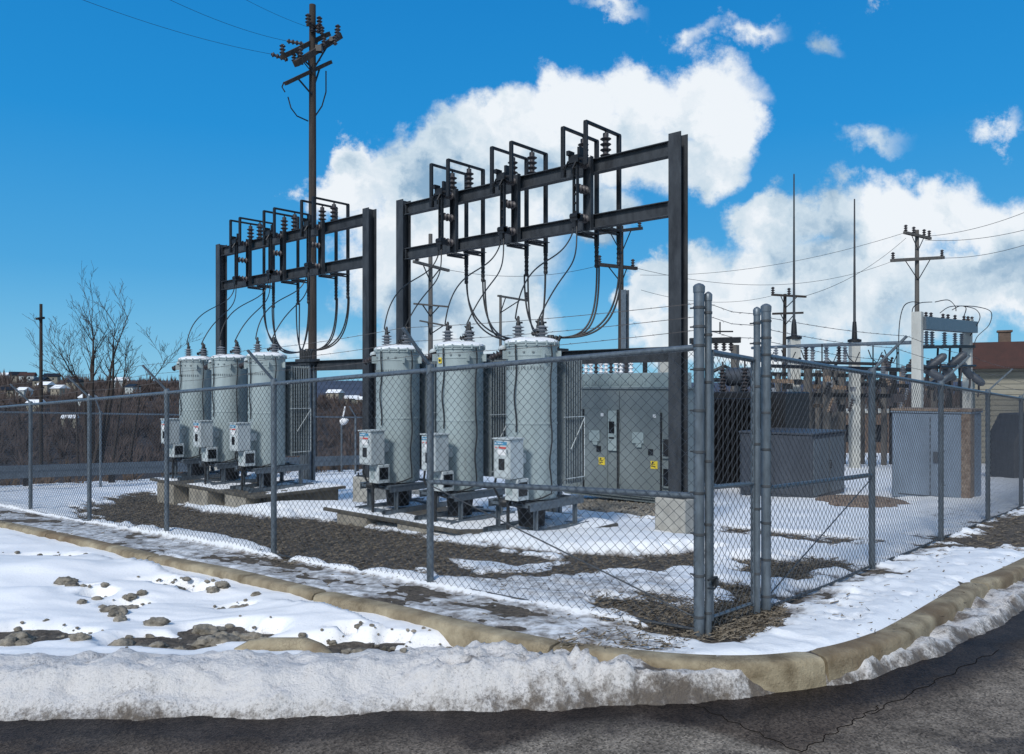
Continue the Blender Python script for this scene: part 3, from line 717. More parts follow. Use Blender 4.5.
# corner and gate posts
def gpost(s, t, r, h, label, bands):
    p = W(s, t); z0 = float(zp(p.x, p.y)); root = thing('fence_post', label, 'post', (p.x, p.y, z0), TH, 'paired posts at the fence corner')
    mb = MB(); mb.lathe([(r,-.15),(r,h)], n=20); mb.build('shaft', M_galv, root, smooth=True)
    mb = MB(); mb.lathe([(r+.003,h-.035),(r+.004,h+.004),(r*.8,h+.016),(r*.25,h+.024)], n=20); mb.build('cap', M_galv, root, smooth=True)
    for z in bands:
        mb = MB(); mb.lathe([(r+.001,z-.009),(r+.004,z-.007),(r+.004,z+.007),(r+.001,z+.009)], n=20); mb.tube([(-r-.002,-.0,z),(-r-.028,.0,z)], .006, 6); mb.build('tension_band', M_wire, root, smooth=True)
    return root
bands = (.12,.38,.64,.90,1.16,1.42,1.68,1.83,1.95,2.07)
gpost(.055, .0, .034, 2.20, 'thick corner post ending the left fence run, tallest of the paired posts', bands)
gpost(.02, .055, .022, 2.15, 'slim post hinging the narrow mesh gate beside the thick corner post', (.14,.7,1.1,1.6,1.9,2.04))
gpost(0, .725, .023, 2.13, 'slim latch post of the narrow mesh gate, left of its thick partner', (.3,.75,1.2,1.6,1.9,2.04))
gpost(0, .874, .034, 2.17, 'thick post starting the right fence run beside the slim latch post', bands)
p = W(.02, .055); z0 = float(zp(p.x, p.y))
gt = thing('mesh_gate', 'narrow chain-link gate between the paired galvanised posts', 'gate', (p.x, p.y, z0), TH)
mb = MB(); yy0, yy1 = .045, .645
mb.tube([(0,yy0,.08),(0,yy0,1.79)], .014, 10); mb.tube([(0,yy1,.05),(0,yy1,1.76)], .014, 10); mb.build('stile', M_galv, gt, smooth=True)
for z, r in ((1.79,.020),(.93,.016),(.10,.012)):
    mb = MB(); mb.tube([(0,yy0,z),(0,yy1,z-.03)], r, 10); mb.build('rail', M_galv, gt, smooth=True)
mb = MB(); fence_fabric(mb, Vector((.01,yy0)), Vector((.01,yy1)), 0, -.03, 1.80, w=.075); mb.build('chain_link_mesh', M_wire, gt)
for z in (1.93,2.02,2.10):
    mb = MB(); barbed(mb, (0,0,z), (0,.66,z-.02)); mb.build('barbed_wire', M_barb, gt)
mb = MB(); mb.tube([(.03,-.06,.36),(.045,0,.37),(.03,.06,.36),(0,.075,.35)], .007, 6); mb.tube([(.03,-.06,.31),(.045,0,.30),(.03,.06,.31)], .007, 6); mb.box((.035,.03,.335),(.03,.03,.05)); mb.build('chain', M_black, gt)

# ------------------------------------------------------------------ pole mounted things inside the yard
Z0 = -.18
def ribbed(mb, c, r, h, n, axis=(0,0,1), core=.5, seg=16):
    prof = [(r*core,0)]
    for i in range(n):
        z = h*(i+.15)/n; prof += [(r*core,z),(r*.92,z+h*.28/n),(r,z+h*.36/n),(r*.9,z+h*.46/n),(r*core,z+h*.62/n)]
    prof.append((r*core,h)); mb.lathe(prof, c, axis, seg); return mb

def make_regulator():
    root = thing('voltage_regulator', '', 'transformer', (0,0,0), TH)
    # tank
    zb, zt = .40, 2.27; r = .312
    mb = MB(); mb.lathe([(r*.55,zb),(r*.97,zb+.01),(r,zb+.05),(r,zt-.03),(r+.012,zt-.028),(r+.012,zt)], n=40)
    mb.lathe([(r+.002,1.30),(r+.007,1.305),(r+.007,1.325),(r+.002,1.33)], n=40); mb.lathe([(r+.002,2.12),(r+.006,2.125),(r+.006,2.14),(r+.002,2.145)], n=40)
    tank = mb.build('tank', M_paint, root, smooth=True)
    mb = MB(); mb.lathe([(r+.022,zt),(r+.024,zt+.014),(r+.0,zt+.028),(r*.6,zt+.05),(.02,zt+.06)], n=40)
    for k in range(16):
        a = k*math.pi/8+.1; mb.lathe([(.012,-.03),(.012,.03)], ((r+.018)*math.cos(a),(r+.018)*math.sin(a),zt+.008), n=6)
    lid = mb.build('lid', M_paint, root, smooth=True)
    mb = MB(); 
    prof = [(r+.012,zt+.020),(r+.008,zt+.040),(r*.86,zt+.062),(r*.5,zt+.085),(.02,zt+.09)]; mb.lathe(prof, n=40)
    for i, v in enumerate(mb.v):
        a = math.atan2(v[1], v[0]); k = 1+.035*math.sin(3*a+1)+.03*math.sin(7*a); mb.v[i] = (v[0]*k, v[1]*k, v[2]+(.008*math.sin(2*a) if v[2] > zt+.03 else 0))
    mb.build('snow_cap', M_roofsnow, lid, smooth=True)
    # row of studs and seams round the tank
    mb = MB()
    for k in range(26):
        a = math.pi*(1.02+k*.96/25)-.35; mb.box((math.cos(a)*(r+.004), math.sin(a)*(r+.004), 1.98), (.012,.012,.035), Matrix.Rotation(a,3,'Z'))
    for k in range(9):
        a = math.pi*(1.05+k*.9/8)-.3; mb.box((math.cos(a)*(r+.004), math.sin(a)*(r+.004), 2.17), (.018,.025,.02), Matrix.Rotation(a,3,'Z'))
    mb.build('stud_row', M_paintd, tank)
    # radiator behind
    mb = MB()
    for k in range(8):
        y = .33+k*.048; mb.cbox(-.27, .27, y-.010, y+.010, .55, 2.12, .004)
    mb.tube([(.2,.30,2.02),(.2,.68,2.02)], .03, 10); mb.tube([(.2,.30,.63),(.2,.68,.63)], .03, 10)
    mb.tube([(0,.28,2.02),(0,.40,2.02)], .035, 10); mb.tube([(0,.28,.63),(0,.40,.63)], .035, 10)
    rad = mb.build('radiator', M_paintd, root, smooth=True)
    mb = MB()
    mb.tube([(.285,.28,1.38),(.285,.70,1.38)], .006, 6); mb.tube([(.285,.70,1.38),(.285,.70,.62)], .006, 6); mb.tube([(.285,.70,1.36),(.285,.42,.98)], .005, 6); mb.tube([(.285,.32,.62),(.285,.70,.62)], .006, 6)
    mb.build('support_rod', M_box, rad, smooth=True)
    # bushings
    for (x, y, hh) in ((-.13,-.10,.16),(.10,.08,.16),(-.04,.18,.14)):
        mb = MB(); mb.lathe([(.062,0),(.062,.03),(.05,.045)], (x,y,zt+.04), n=18); ribbed(mb, (x,y,zt+.075), .078, hh, 4)
        b_ = mb.build('bushing', M_ins, root, smooth=True)
        mb = MB(); mb.lathe([(.028,0),(.03,.03),(.018,.06),(.018,.10),(.010,.12)], (x,y,zt+.075+hh), n=12); mb.box((x+.03,y,zt+.11+hh),(.06,.03,.02)); mb.tube([(x+.0,y,zt+.12+hh),(x-.03,y-.02,zt+.17+hh)], .010, 8)
        mb.build('terminal', M_black, b_, smooth=True)
    mb = MB(); ribbed(mb, (-.02,.02,zt+.13), .035, .2, 6, axis=(.8,.55,.35)); mb.build('series_arrester', M_black, root, smooth=True)
    # surge arrester on the left shoulder
    mb = MB(); ribbed(mb, (-.30,-.19,2.18), .052, .18, 4, axis=(-.75,-.35,-.35)); mb.tube([(-.22,-.16,2.24),(-.32,-.2,2.20)], .02, 8)
    ar = mb.build('surge_arrester', M_insd, root, smooth=True)
    mb = MB(); mb.lathe([(.06,0),(.062,.02),(.045,.045),(.01,.055)], (-.30,-.19,2.215), (-.2,-.1,1), n=14); mb.build('arrester_cap', M_box, ar, smooth=True)
    # gauge, nameplate, lugs
    mb = MB(); mb.box((-.045, -r-.006, 2.10), (.055,.008,.075)); pl_ = mb.build('nameplate', M_yellow, root)
    mb = MB(); mb.lathe([(.017,0),(.017,.006)], (-.045,-r-.010,2.10), (0,-1,0), 14); mb.build('emblem', M_black, pl_, smooth=True)
    for a in (math.pi*1.35, math.pi*1.85, .4): 
        mb = MB(); c = Vector((math.cos(a)*(r+.03), math.sin(a)*(r+.03), 2.14)); mb.box(c, (.07,.02,.10), Matrix.Rotation(a,3,'Z')); mb.build('lifting_lug', M_paint, tank)
    # conduits down the tank
    def ang(a, k): return (math.cos(a)*k, math.sin(a)*k)
    for a, nm in ((-1.47,'conduit'), (-.12,'ground_cable')):
        pts = []
        for i in range(18):
            z = 2.26-i*1.78/17; aa = a+.035*math.sin(i*.8); k = r+.028+.010*math.sin(i*1.3); x, y = ang(aa, k)
            if nm == 'conduit' and z < 1.15: break
            pts.append((x, y, z))
        if nm == 'ground_cable': pts += [(.30,-.14,.44),(.22,-.30,.40),(.14,-.36,.39)]
        mb = MB(); mb.tube(pts, .0095, 8); mb.build(nm, M_black, root, smooth=True)
    # control box
    x0, x1, y0, y1 = .02, .27, -.70, -.46
    mb = MB(); mb.cbox(x0, x1, y0, y1, .70, 1.15, .008); mb.bx(.05,.15,y1,-.28,.85,.97); mb.bx(x0-.012,x1+.012,y0-.018,y1+.01,1.15,1.165)
    cb = mb.build('control_box', M_box, root, smooth=False)
    mb = MB(); mb.bx(x0+.012,x1-.012,y0-.009,y0+.002,.715,1.135); dr = mb.build('door', M_box, cb, bevel=.003)
    mb = MB(); mb.bx(x0+.02,x1-.04,y0-.0125,y0-.0085,1.085,1.125); mb.build('blue_sticker', M_blue, dr)
    mb = MB()
    for i in range(5): mb.bx(x0+.028+i*.026,x0+.028+i*.026+.014,y0-.0145,y0-.012,1.098,1.112)
    mb.build('sticker_marks', M_white, dr)
    mb = MB(); mb.bx(x0+.09,x1-.05,y0-.0125,y0-.0085,1.045,1.065); mb.bx(x0+.03,x0+.06,y0-.0125,y0-.0085,1.05,1.06); mb.build('red_sticker', M_red, dr)
    mb = MB(); mb.bx(x0+.07,x1-.06,y0-.0125,y0-.0085,.97,1.03); mb.build('white_sticker', M_white, dr)
    mb = MB(); mb.bx(x0+.085,x1-.075,y0-.013,y0-.008,.80,.93); mb.build('display_window', M_glass, dr)
    mb = MB(); mb.tube([(x1-.025,y0-.01,1.0),(x1-.025,y0-.025,1.0),(x1-.025,y0-.025,1.04)], .006, 6); mb.build('latch', M_galv, dr)
    mb = MB(); mb.cbox(.08,.28,-.58,-.38,.44,.69,.006); lb = mb.build('junction_box', M_box, root)
    mb = MB(); mb.bx(.278,.284,-.56,-.41,.49,.65); mb.build('window', M_glass, lb)
    mb = MB(); mb.bx(.11,.20,-.584,-.578,.50,.64); mb.build('cover', M_paint, lb)
    mb = MB(); mb.tube([(.06,-.5,.44),(.06,-.5,.10),(.06,-.5,.02)], .02, 8); mb.tube([(-.12,-.50,.74),(-.16,-.50,.55),(-.10,-.46,.40),(.02,-.42,.36)], .014, 8)
    mb.tube([(.12,-.5,.44),(.16,-.48,.36),(.24,-.36,.36)], .012, 8); mb.lathe([(.05,0),(.06,.05),(.05,.11),(.03,.13)], (-.1,-.46,.38), (1,.3,0), 12); mb.lathe([(.045,0),(.05,.05),(.03,.10)], (.08,-.30,.36), (0,-1,.1), 12)
    mb.build('drain_valve', M_black, root, smooth=True)
    mb = MB(); mb.lathe([(.16,.06),(.17,.20),(.20,.40)], n=16); mb.build('tank_base', M_blade, root, smooth=True)
    # steel stand
    mb = MB()
    for x in (-.30,.30):
        mb.bx(x-.04,x+.04,-.42,.62,.375,.395); s_ = .03 if x > 0 else -.03
        mb.bx(x+s_-.004,x+s_+.004,-.42,.62,.30,.375); 
    mb.bx(-.30,.30,-.42,-.38,.34,.374); mb.bx(-.30,.30,.58,.62,.34,.374)
    st = mb.build('stand', M_galv, root, bevel=.003)
    for x in (-.30,.30):
        for y in (-.28,.48):
            mb = MB(); mb.bx(x-.035,x+.035,y-.004,y+.004,.02,.374); mb.bx(x-.004 if x < 0 else x-.004, x+.004, y-.04,y+.04,.02,.374); mb.build('leg', M_galv, root)
    for x in (-.30,.30):
        mb = MB(); mb.bx(x-.045,x+.045,-.50,.72,0,.012); mb.bx(x-.045,x-.037,-.50,.72,.012,.06); mb.bx(x+.037,x+.045,-.50,.72,.012,.06); mb.build('skid', M_galv, root)
    for y in (-.44, .54):
        mb = MB(); mb.bx(-.255,.255,y,y+.08,.004,.05); mb.build('cross_member', M_galv, root)
    return root
reg_s = [3.86, 5.11, 6.38, 9.88, 11.15, 12.42]
reg_lab = ['nearest and rightmost grey regulator tank, its blue-topped control box facing the fence',
 'middle regulator tank of the near trio, carrying a small yellow plate under its lid',
 'left regulator tank of the near trio, beside the near frame left column',
 'rightmost regulator tank of the far trio, in front of the cable riser',
 'middle regulator tank of the far trio on the raised concrete pads',
 'farthest and leftmost regulator tank, at the end of the far trio']
reg0 = make_regulator(); regs = []
for i, s in enumerate(reg_s):
    o = reg0 if i == 0 else copy_tree(reg0)
    p = W(s, 2.86); o.location = (p.x, p.y, Z0); o['label'] = reg_lab[i]; o['group'] = 'voltage regulators on steel stands'; regs.append(o)

for i, o in enumerate(regs):
    if i == 1: continue
    for ch in list(o.children):
        if ch.name.startswith('nameplate'):
            for g_ in list(ch.children): bpy.data.objects.remove(g_)
            bpy.data.objects.remove(ch)
# concrete pads
def pad(s0, s1, t0, t1, z0, z1, label):
    p = W((s0+s1)/2, (t0+t1)/2); hw = (s1-s0)/2; hd = (t1-t0)/2
    root = thing('concrete_pad', label, 'concrete pad', (p.x, p.y, z0), TH)
    h = z1-z0; mb = MB(); mb.cbox(-hw, hw, -hd, hd, h-.05, h, .012); mb.build('slab', M_wetc, root)
    n = max(2, round((s1-s0)/1.27)); 
    for k in range(n):
        x = -hw+(k+.5)*2*hw/n; mb = MB(); mb.cbox(x-.34, x+.34, -hd+.012, hd-.06, -.2, h-.052, .01); mb.build('footing', M_conc, root)
    mb = MB(); mb.bx(-hw+.1, hw-.1, -hd+.28, hd-.1, -.2, h-.056); mb.build('core', M_wetc, root)
    # thin snow lying on the slab
    xs2 = np.linspace(-hw+.02, hw-.02, int((s1-s0)/.05)); ys2 = np.linspace(-hd+.02, hd-.02, int((t1-t0)/.05)); A, B = np.meshgrid(xs2, ys2)
    th = .012+.05*fbm(A*1.6+s0, B*1.6, 133, 3)+.012*fbm(A*6, B*6, 139, 3)+.03*sstep(B, -.2, hd) 
    eg = np.minimum(np.minimum(A+hw, hw-A), np.minimum(B+hd, hd-B)); th = np.minimum(th, eg*.6-.01)
    sn = free_grid('snow_patch', A, B, h+th-.004, M_snow, th > -.01, {'dirt': np.full(A.shape, .05)}); sn.parent = root
pad(3.35, 7.35, 2.25, 4.0, -.42, Z0, 'low concrete pad under the near trio of regulators')
pad(9.15, 13.0, 2.20, 4.0, -.72, Z0, 'taller concrete pad under the far trio of regulators')

# ------------------------------------------------------------------ steel frames
def ibeam_x(mb, x0, x1, y, zc, h=.19, w=.12, t=.012):
    mb.bx(x0,x1,y-w/2,y+w/2,zc+h/2-t,zc+h/2); mb.bx(x0,x1,y-w/2,y+w/2,zc-h/2,zc-h/2+t); mb.bx(x0,x1,y-.005,y+.005,zc-h/2+t,zc+h/2-t)
def make_frame(label, s0, s1, zb0, zb1):
    """s0 nearer column, s1 farther; origin at near column base"""
    p = W(s0, 4.32); root = thing('steel_gantry', label, 'steel frame', (p.x, p.y, 0), TH)
    L = s1-s0; zt = 4.77
    for x, zb in ((0, zb0), (-L, zb1)):
        mb = MB(); w = .088
        mb.bx(x-w,x+w,-.09,-.078,zb+.02,zt); mb.bx(x-w,x+w,.078,.09,zb+.02,zt); mb.bx(x-.005,x+.005,-.078,.078,zb+.02,zt)
        mb.bx(x-.17,x+.17,-.17,.17,zb,zb+.02)
        for a in (-.14,.14):
            for b in (-.14,.14): mb.lathe([(.016,0),(.016,.05)], (x+a,b,zb+.018), n=6)
        mb.build('column', M_frame, root)
    for zc in (4.60, 3.84, 1.99):
        mb = MB(); ibeam_x(mb, -L+.09, -.09, 0, zc)
        for x in (-L+.112,-.112): 
            mb.bx(x-.008,x+.008,-.05,.05,zc-.08,zc+.08)
        b_ = mb.build('beam', M_frame, root)
        mb = MB()
        for x in (-L+.13,-.13):
            for z in (-.05,.05): mb = MB(); mb.lathe([(.012,0),(.012,.02)], (x,-.008,zc+z), (0,-1,0), 6); mb.build('bolt', M_blade, b_)
    return root
make_frame('nearer tall dark steel frame carrying three switches above the near trio', 2.67, 7.97, .185, -.18)
make_frame('farther tall dark steel frame behind the far trio of regulators', 8.90, 14.2, -.02, -.18)
def pedestal(s, t, w, z0, z1, label):
    p = W(s, t); mb = MB(); mb.cbox(-w/2,w/2,-w/2,w/2,0,z1-z0,.015)
    o = mb.build('concrete_pedestal', M_grey, loc=(p.x,p.y,z0), rotz=TH); tag(o, label, 'pedestal'); return o
pedestal(2.67, 4.32, .43, -.42, .185, 'square concrete pedestal under the right column of the near frame')
pedestal(7.97, 4.32, .43, -.75, -.18, 'concrete pedestal under the left column of the near frame')
pedestal(8.90, 4.32, .43, -.8, -.02, 'concrete pedestal under the right column of the far frame')
pedestal(14.2, 4.32, .43, -1, -.18, 'concrete pedestal under the left column of the far frame')

# ------------------------------------------------------------------ switches on the frames
def make_switch():
    root = thing('disconnect_switch', '', 'switch', (0,0,0), TH)
    # two inverted-U bus bars
    for x, in ((-.20,),(.18,)):
        mb = MB(); w = .056; zt_ = 5.09
        mb.bar((x,-.40,4.52),(x,-.40,zt_),w,.040,(0,1,0)); mb.bar((x,.38,3.59),(x,.38,zt_),w+.006,.042,(0,1,0))
        mb.bar((x,-.415,zt_),(x,.397,zt_),w,.030)
        u = mb.build('bus_bar', M_blade, root, bevel=.004)
        mb = MB(); ribbed(mb, (x,.06,4.70), .078, .30, 4); mb.lathe([(.04,0),(.04,.04)], (x,.06,5.0), n=12); mb.lathe([(.05,-.012),(.05,.02)], (x,.06,4.70), n=12); mb.tube([(x,.06,5.03),(x,.06,5.08)], .014, 8)
        mb.build('post_insulator', M_insd, u, smooth=True)
        mb = MB(); mb.bx(x-.14,x+.10,.06,.36,3.735,3.744); mb.bar((x-.1,.05,3.72),(x,.40,3.70),.05,.02); mb.build('bracket', M_frame, u)
        mb = MB(); ribbed(mb, (x,.38,3.28), .036, .32, 5, core=.8); mb.build('cable_end', M_black, u, smooth=True)
    # upright base channel on the front of both beams
    mb = MB(); mb.bx(-.065,.065,-.086,-.076,3.72,4.72); mb.bx(-.065,-.055,-.076,-.062,3.72,4.72); mb.bx(.055,.065,-.076,-.062,3.72,4.72)
    mb.bx(-.065,-.057,-.13,-.086,3.72,4.72); mb.bx(.057,.065,-.13,-.086,3.72,4.72); mb.build('base_channel', M_frame, root)
    for z in (4.60,4.25,3.86):
        mb = MB(); ribbed(mb, (0,-.13,z), .062, .22, 3, axis=(0,-1,0)); mb.build('standoff_insulator', M_insd, root, smooth=True)
    mb = MB(); mb.bar((-.03,-.38,3.84),(-.03,-.38,4.62),.018,.05,(0,1,0)); mb.bar((.03,-.38,3.84),(.03,-.38,4.62),.018,.05,(0,1,0))
    for k in range(6): mb.box((0,-.38,3.92+k*.12),(.07,.02,.03))
    mb.build('blade', M_blade, root, bevel=.003)
    mb = MB(); mb.box((0,-.39,4.62),(.16,.10,.10)); mb.box((-.06,-.42,4.70),(.05,.12,.06)); mb.tube([(-.08,-.44,4.60),(-.16,-.42,4.50),(-.18,-.40,4.42)], .012, 6); mb.box((-.19,-.40,4.46),(.05,.06,.10)); mb.tube([(.04,-.42,4.6),(.02,-.48,4.48),(0,-.46,4.42)], .014, 6)
    mb.box((.06,-.36,4.72),(.04,.08,.12)); mb.tube([(0,-.40,4.62),(.17,-.40,4.60)], .022, 8); mb.tube([(-.2,-.40,4.56),(0,-.40,4.56)], .022, 8); mb.build('upper_jaw', M_blade, root, smooth=False)
    mb = MB(); mb.box((0,-.36,3.84),(.12,.14,.09)); mb.box((0,-.40,3.76),(.06,.05,.10)); mb.lathe([(.045,-.06),(.045,.06)], (0,-.40,3.86), (1,0,0), 10); mb.tube([(-.03,-.40,3.72),(-.04,-.41,3.62)], .011, 6); mb.tube([(.03,-.40,3.72),(.04,-.41,3.62)], .011, 6)
    mb.build('lower_hinge', M_blade, root)
    return root
sw0 = make_switch(); sws = []
sw_s = [4.0, 5.32, 6.63, 10.23, 11.55, 12.86]
sw_lab = ['rightmost switch with two tall bus hoops on the near frame','middle switch on the near frame, between its two neighbours','left switch of the near frame, closest to its left column',
 'right switch of the far frame, overlapping the tall wooden pole','middle switch of the far frame','leftmost switch of the far frame']
for i, s in enumerate(sw_s):
    o = sw0 if i == 0 else copy_tree(sw0); p = W(s, 4.32); o.location = (p.x, p.y, 0); o['label'] = sw_lab[i]; o['group'] = 'switches hung on the steel frames'; sws.append(o)

# cable risers behind the regulators
def riser(s, t, z1, zb, label):
    p = W(s, t); root = thing('cable_riser', label, 'cable riser', (p.x,p.y,zb), TH); h = z1-zb
    mb = MB()
    for k in range(4):
        x = -.13+k*.087; mb.tube([(x,0,.25),(x,0,h-.35)], .036, 12); mb.tube([(x,.09,.25),(x,.09,h-.35)], .036, 12)
    mb.build('conduit', M_galv, root, smooth=True)
    mb = MB(); mb.bx(-.20,.20,-.05,.14,h-.42,h-.36); mb.bx(-.22,.22,-.06,-.04,h*.5,h*.5+.05); mb.bx(-.24,.24,-.08,.16,h-.36,h-.30); mb.build('clamp', M_frame, root)
    mb = MB(); mb.cbox(-.36,.36,-.25,.3,-.3,.25,.012); mb.build('footing', M_conc, root)
    mb = MB()
    for k in range(7):
        x = -.17+k*.057; mb.tube([(x,0,h-.36),(x,.0,h-.2),(x*1.2,0.02,h-.12)], .024, 8); 
    mb.lathe([(.05,0),(.07,.05),(.05,.1)], (0,.05,h-.2), n=10)
    mb.build('cable_terminations', M_black, root, smooth=True); return root
RIS = [(4.72, 4.25), (10.72, 4.20)]
riser(*RIS[0], 2.42, -.5, 'cable riser bundle hidden mostly behind the nearest regulator tank')
riser(*RIS[1], 2.42, -.55, 'grey cable riser of bundled conduits between the far trio and the near trio')

# jumper cables
def bez(p0, p1, p2, p3, n=26):
    out = []
    for i in range(n+1):
        t = i/n; out.append(p0*(1-t)**3+p1*3*t*(1-t)**2+p2*3*t*t*(1-t)+p3*t**3)
    return out
def cable(pts, r, label, group, mat_=None):
    o0 = pts[0]; mb = MB(); mb.tube([p-o0 for p in pts], r, 8)
    o = mb.build('power_cable', mat_ or M_black, smooth=True, loc=o0); return tag(o, label, 'cable', group)
pos = ['right','middle','left']
for f in (0, 1):
    fr = ('near','far')[f]
    for k in range(3):
        i = f*3+k; s = sw_s[i]; rs = reg_s[i]
        a1 = W(s+.04, 3.91, 3.62); a2 = W(s-.04, 3.91, 3.62)
        zt = Z0+2.27+.075+.16+.09
        b1 = W(rs+.13+.03, 2.86-.12, zt); b2 = W(rs-.10+.03, 2.86+.06, zt)
        off = (.75,.45,.55)[k]
        cable(bez(a1, a1+Vector((0,0,-.45))+ (W(.25,0)-W(0,0)), b1+Vector((0,0,.85))+(W(-.05,.1)-W(0,0)), b1), .0095, 'thin cable from the %s switch of the %s frame to the front bushing below' % (pos[k], fr), 'cables from the switches to the bushings')
        cable(bez(a2, a2+Vector((0,0,-.55))+(W(.0,0)-W(0,0)), b2+Vector((0,0,.7))+(W(-.25,.2)-W(0,0)), b2), .0095, 'thin cable from the %s switch of the %s frame to the rear bushing below' % (pos[k], fr), 'cables from the switches to the bushings')
        rs_, rt_ = RIS[f]
        for j, dx in enumerate((-.20,.18)):
            top = W(s-dx, 4.70, 3.31)
            for q in (0,1):
                d = Vector((random.uniform(-.02,.02)+.03*(q-.5), random.uniform(-.02,.02), 0))
                ex = rs_-.12+.09*(k)+.05*j+.03*q
                end = W(ex, rt_+.02, 2.28)
                side = (rs_-s)      # + when the riser lies to the left
                bow = 1.0+.12*q+.10*j
                c1 = top+d+Vector((0,0,-.85*bow))
                dirn = (W(s-rs_,0)-W(0,0)); ln = max(.25, min(.8, abs(side)*.6)); dn = dirn.normalized() if dirn.length > .01 else Vector((1,0,0))
                c2 = end+dn*(ln*bow)+Vector((0,0,.10-.18*min(1,abs(side))))+(W(0,.15)-W(0,0))
                cable(bez(top+d, c1, c2, end), .0135, 'heavy cable sagging from the %s switch of the %s frame to the riser' % (pos[k], fr), 'cables sagging to the risers')

# ------------------------------------------------------------------ switchgear cabinet
p = W(4.05, 7.65); zb = -.50
gear = thing('switchgear_cabinet', 'wide grey switchgear cabinet with handled doors behind the near frame', 'cabinet', (p.x,p.y,zb), TH)
# local x from -3.1 to .15
mb = MB(); mb.cbox(-3.1,-.50,0,.55,.06,2.04,.01); mb.bx(-3.06,-.54,.04,.5,0,.06); body = mb.build('body', M_gear, gear)
mb = MB(); mb.cbox(-3.14,-.46,-.03,.6,2.04,2.075,.008); mb.build('roof', M_gear, gear)
mb = MB(); mb.cbox(-3.0,-.56,.25,.55,2.075,2.34,.01)
for k in range(22): mb.bx(-2.95+k*.075,-2.95+k*.075+.045,.24,.252,2.12,2.20)
mb.build('roof_housing', M_gear2, gear)
for (a, b, z1, c) in ((-2.53,-2.0,1.66,-2.28),(-1.72,-.87,1.66,-1.32)):
    mb = MB(); mb.cbox(a,b,-.022,.0,.10,z1,.006); dr = mb.build('door', M_gear, body)
    mb = MB(); mb.cbox(c-.12,c+.12,-.050,-.020,1.06,1.26,.005); mb.bx(c-.03,c+.08,-.060,-.020,.99,1.055); mb.build('relay_cover', M_gear2, dr)
    mb = MB(); mb.bx(b-.19,b-.05,-.030,-.020,.62,.76); mb.build('warning_sticker', M_yellow, dr)
    mb = MB(); mb.bx(b-.18,b-.09,-.033,-.029,.66,.672); mb.bx(b-.18,b-.10,-.033,-.029,.70,.712); mb.bx(b-.16,b-.13,-.033,-.029,.72,.75); mb.build('sticker_print', M_black, dr)
    mb = MB(); mb.bx(b-.14,b-.08,-.035,-.020,1.53,1.59); mb.build('tag', M_white, dr)
    mb = MB(); mb.bx(b-.24,b-.14,-.032,-.020,.86,.97); mb.build('small_plate', M_blade, dr)
    for z in (.3, 1.3): mb = MB(); mb.tube([(a+.01,-.028,z),(a+.01,-.028,z+.12)], .012, 8); mb.build('hinge', M_gear, dr)
for a, w_ in ((-2.70,.13),(-1.975,.19)):
    mb = MB(); mb.cbox(a,a+w_,-.045,0,.90,1.64,.006); hp = mb.build('handle_panel', M_gear2, body)
    mb = MB(); mb.bx(a+.03,a+w_-.04,-.050,-.044,1.22,1.44); mb.build('window', M_glass, hp)
    mb = MB(); mb.bx(a+.03,a+w_-.04,-.052,-.044,1.12,1.15); mb.build('handle', M_blade, hp)
    mb = MB(); mb.bx(a+w_+.002,a+w_+.028,-.026,.0,.10,1.66); mb.build('door_gasket', M_black, body)
mb = MB(); mb.bx(-.868,-.842,-.026,0,.10,1.62); mb.build('door_gasket', M_black, body)
for z in (.34, .86):
    mb = MB(); mb.cbox(-.82,-.66,-.045,0,z-.04,z+.36,.006); hp = mb.build('handle_panel', M_gear, body); mb = MB(); mb.bx(-.79,-.69,-.050,-.044,z,z+.30); mb.build('window', M_glass, hp)
for a in (-2.72,-1.745,-.62):
    mb = MB(); mb.bx(a,a+.008,-.004,0,.08,2.0); mb.build('seam', M_black, body)

# ------------------------------------------------------------------ pad mounted boxes on the right
def boxcab(name, label, cat, px, py, Y, wdx, wdy, h, m, rot=TH, extra=None):
    """px,py: foot of the near corner; box extends -x (left) and +y (away)"""
    q = at(px, py, Y); root = thing(name, label, cat, (q.x, q.y, q.z), rot)
    mb = MB(); mb.cbox(-wdx, 0, 0, wdy, 0, h, .02); b = mb.build('body', m, root)
    mb = MB(); mb.cbox(-wdx-.02, .02, -.02, wdy+.02, h, h+.035, .01); lid = mb.build('lid', m, root)
    if extra: extra(root, b)
    return root
def exA(root, b):
    for k in range(2):
        mb = MB(); mb.bx(.0,.012,.06+k*.84,.84+k*.84,.08,1.14); d_ = mb.build('door', M_padm, root)  # door side is a paler tone than the front
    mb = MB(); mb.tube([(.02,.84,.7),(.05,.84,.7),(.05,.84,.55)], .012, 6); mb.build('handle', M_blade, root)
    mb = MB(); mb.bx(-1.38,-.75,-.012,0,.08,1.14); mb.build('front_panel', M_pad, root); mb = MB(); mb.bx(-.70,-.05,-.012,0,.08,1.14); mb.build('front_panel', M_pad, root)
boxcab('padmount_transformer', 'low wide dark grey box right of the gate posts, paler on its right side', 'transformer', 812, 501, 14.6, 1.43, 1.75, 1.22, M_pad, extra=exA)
def exC(root, b):
    mb = MB(); mb.bx(-.14,.006,-.012,.002,.04,1.62); mb.bx(-.005,.010,0,.30,.04,1.62); mb.build('rusty_corner_strip', M_rust, root)
    mb = MB(); mb.bx(-1.34,.03,-.03,.9,1.655,1.70); mb.build('rusty_top_edge', M_rust, root)
    mb = MB(); mb.bx(-.66,-.65,-.012,0,.08,1.56); mb.bx(-1.2,-.2,-.010,0,.06,.075); mb.bx(-.6,-.52,-.03,0,.7,.9); mb.build('door_seam', M_pad, b)
boxcab('switching_cubicle', 'tall pale blue steel box with rusty corner strip behind the right fence', 'cabinet', 970, 503, 14.25, 1.33, .95, 1.62, M_pad2, extra=exC)
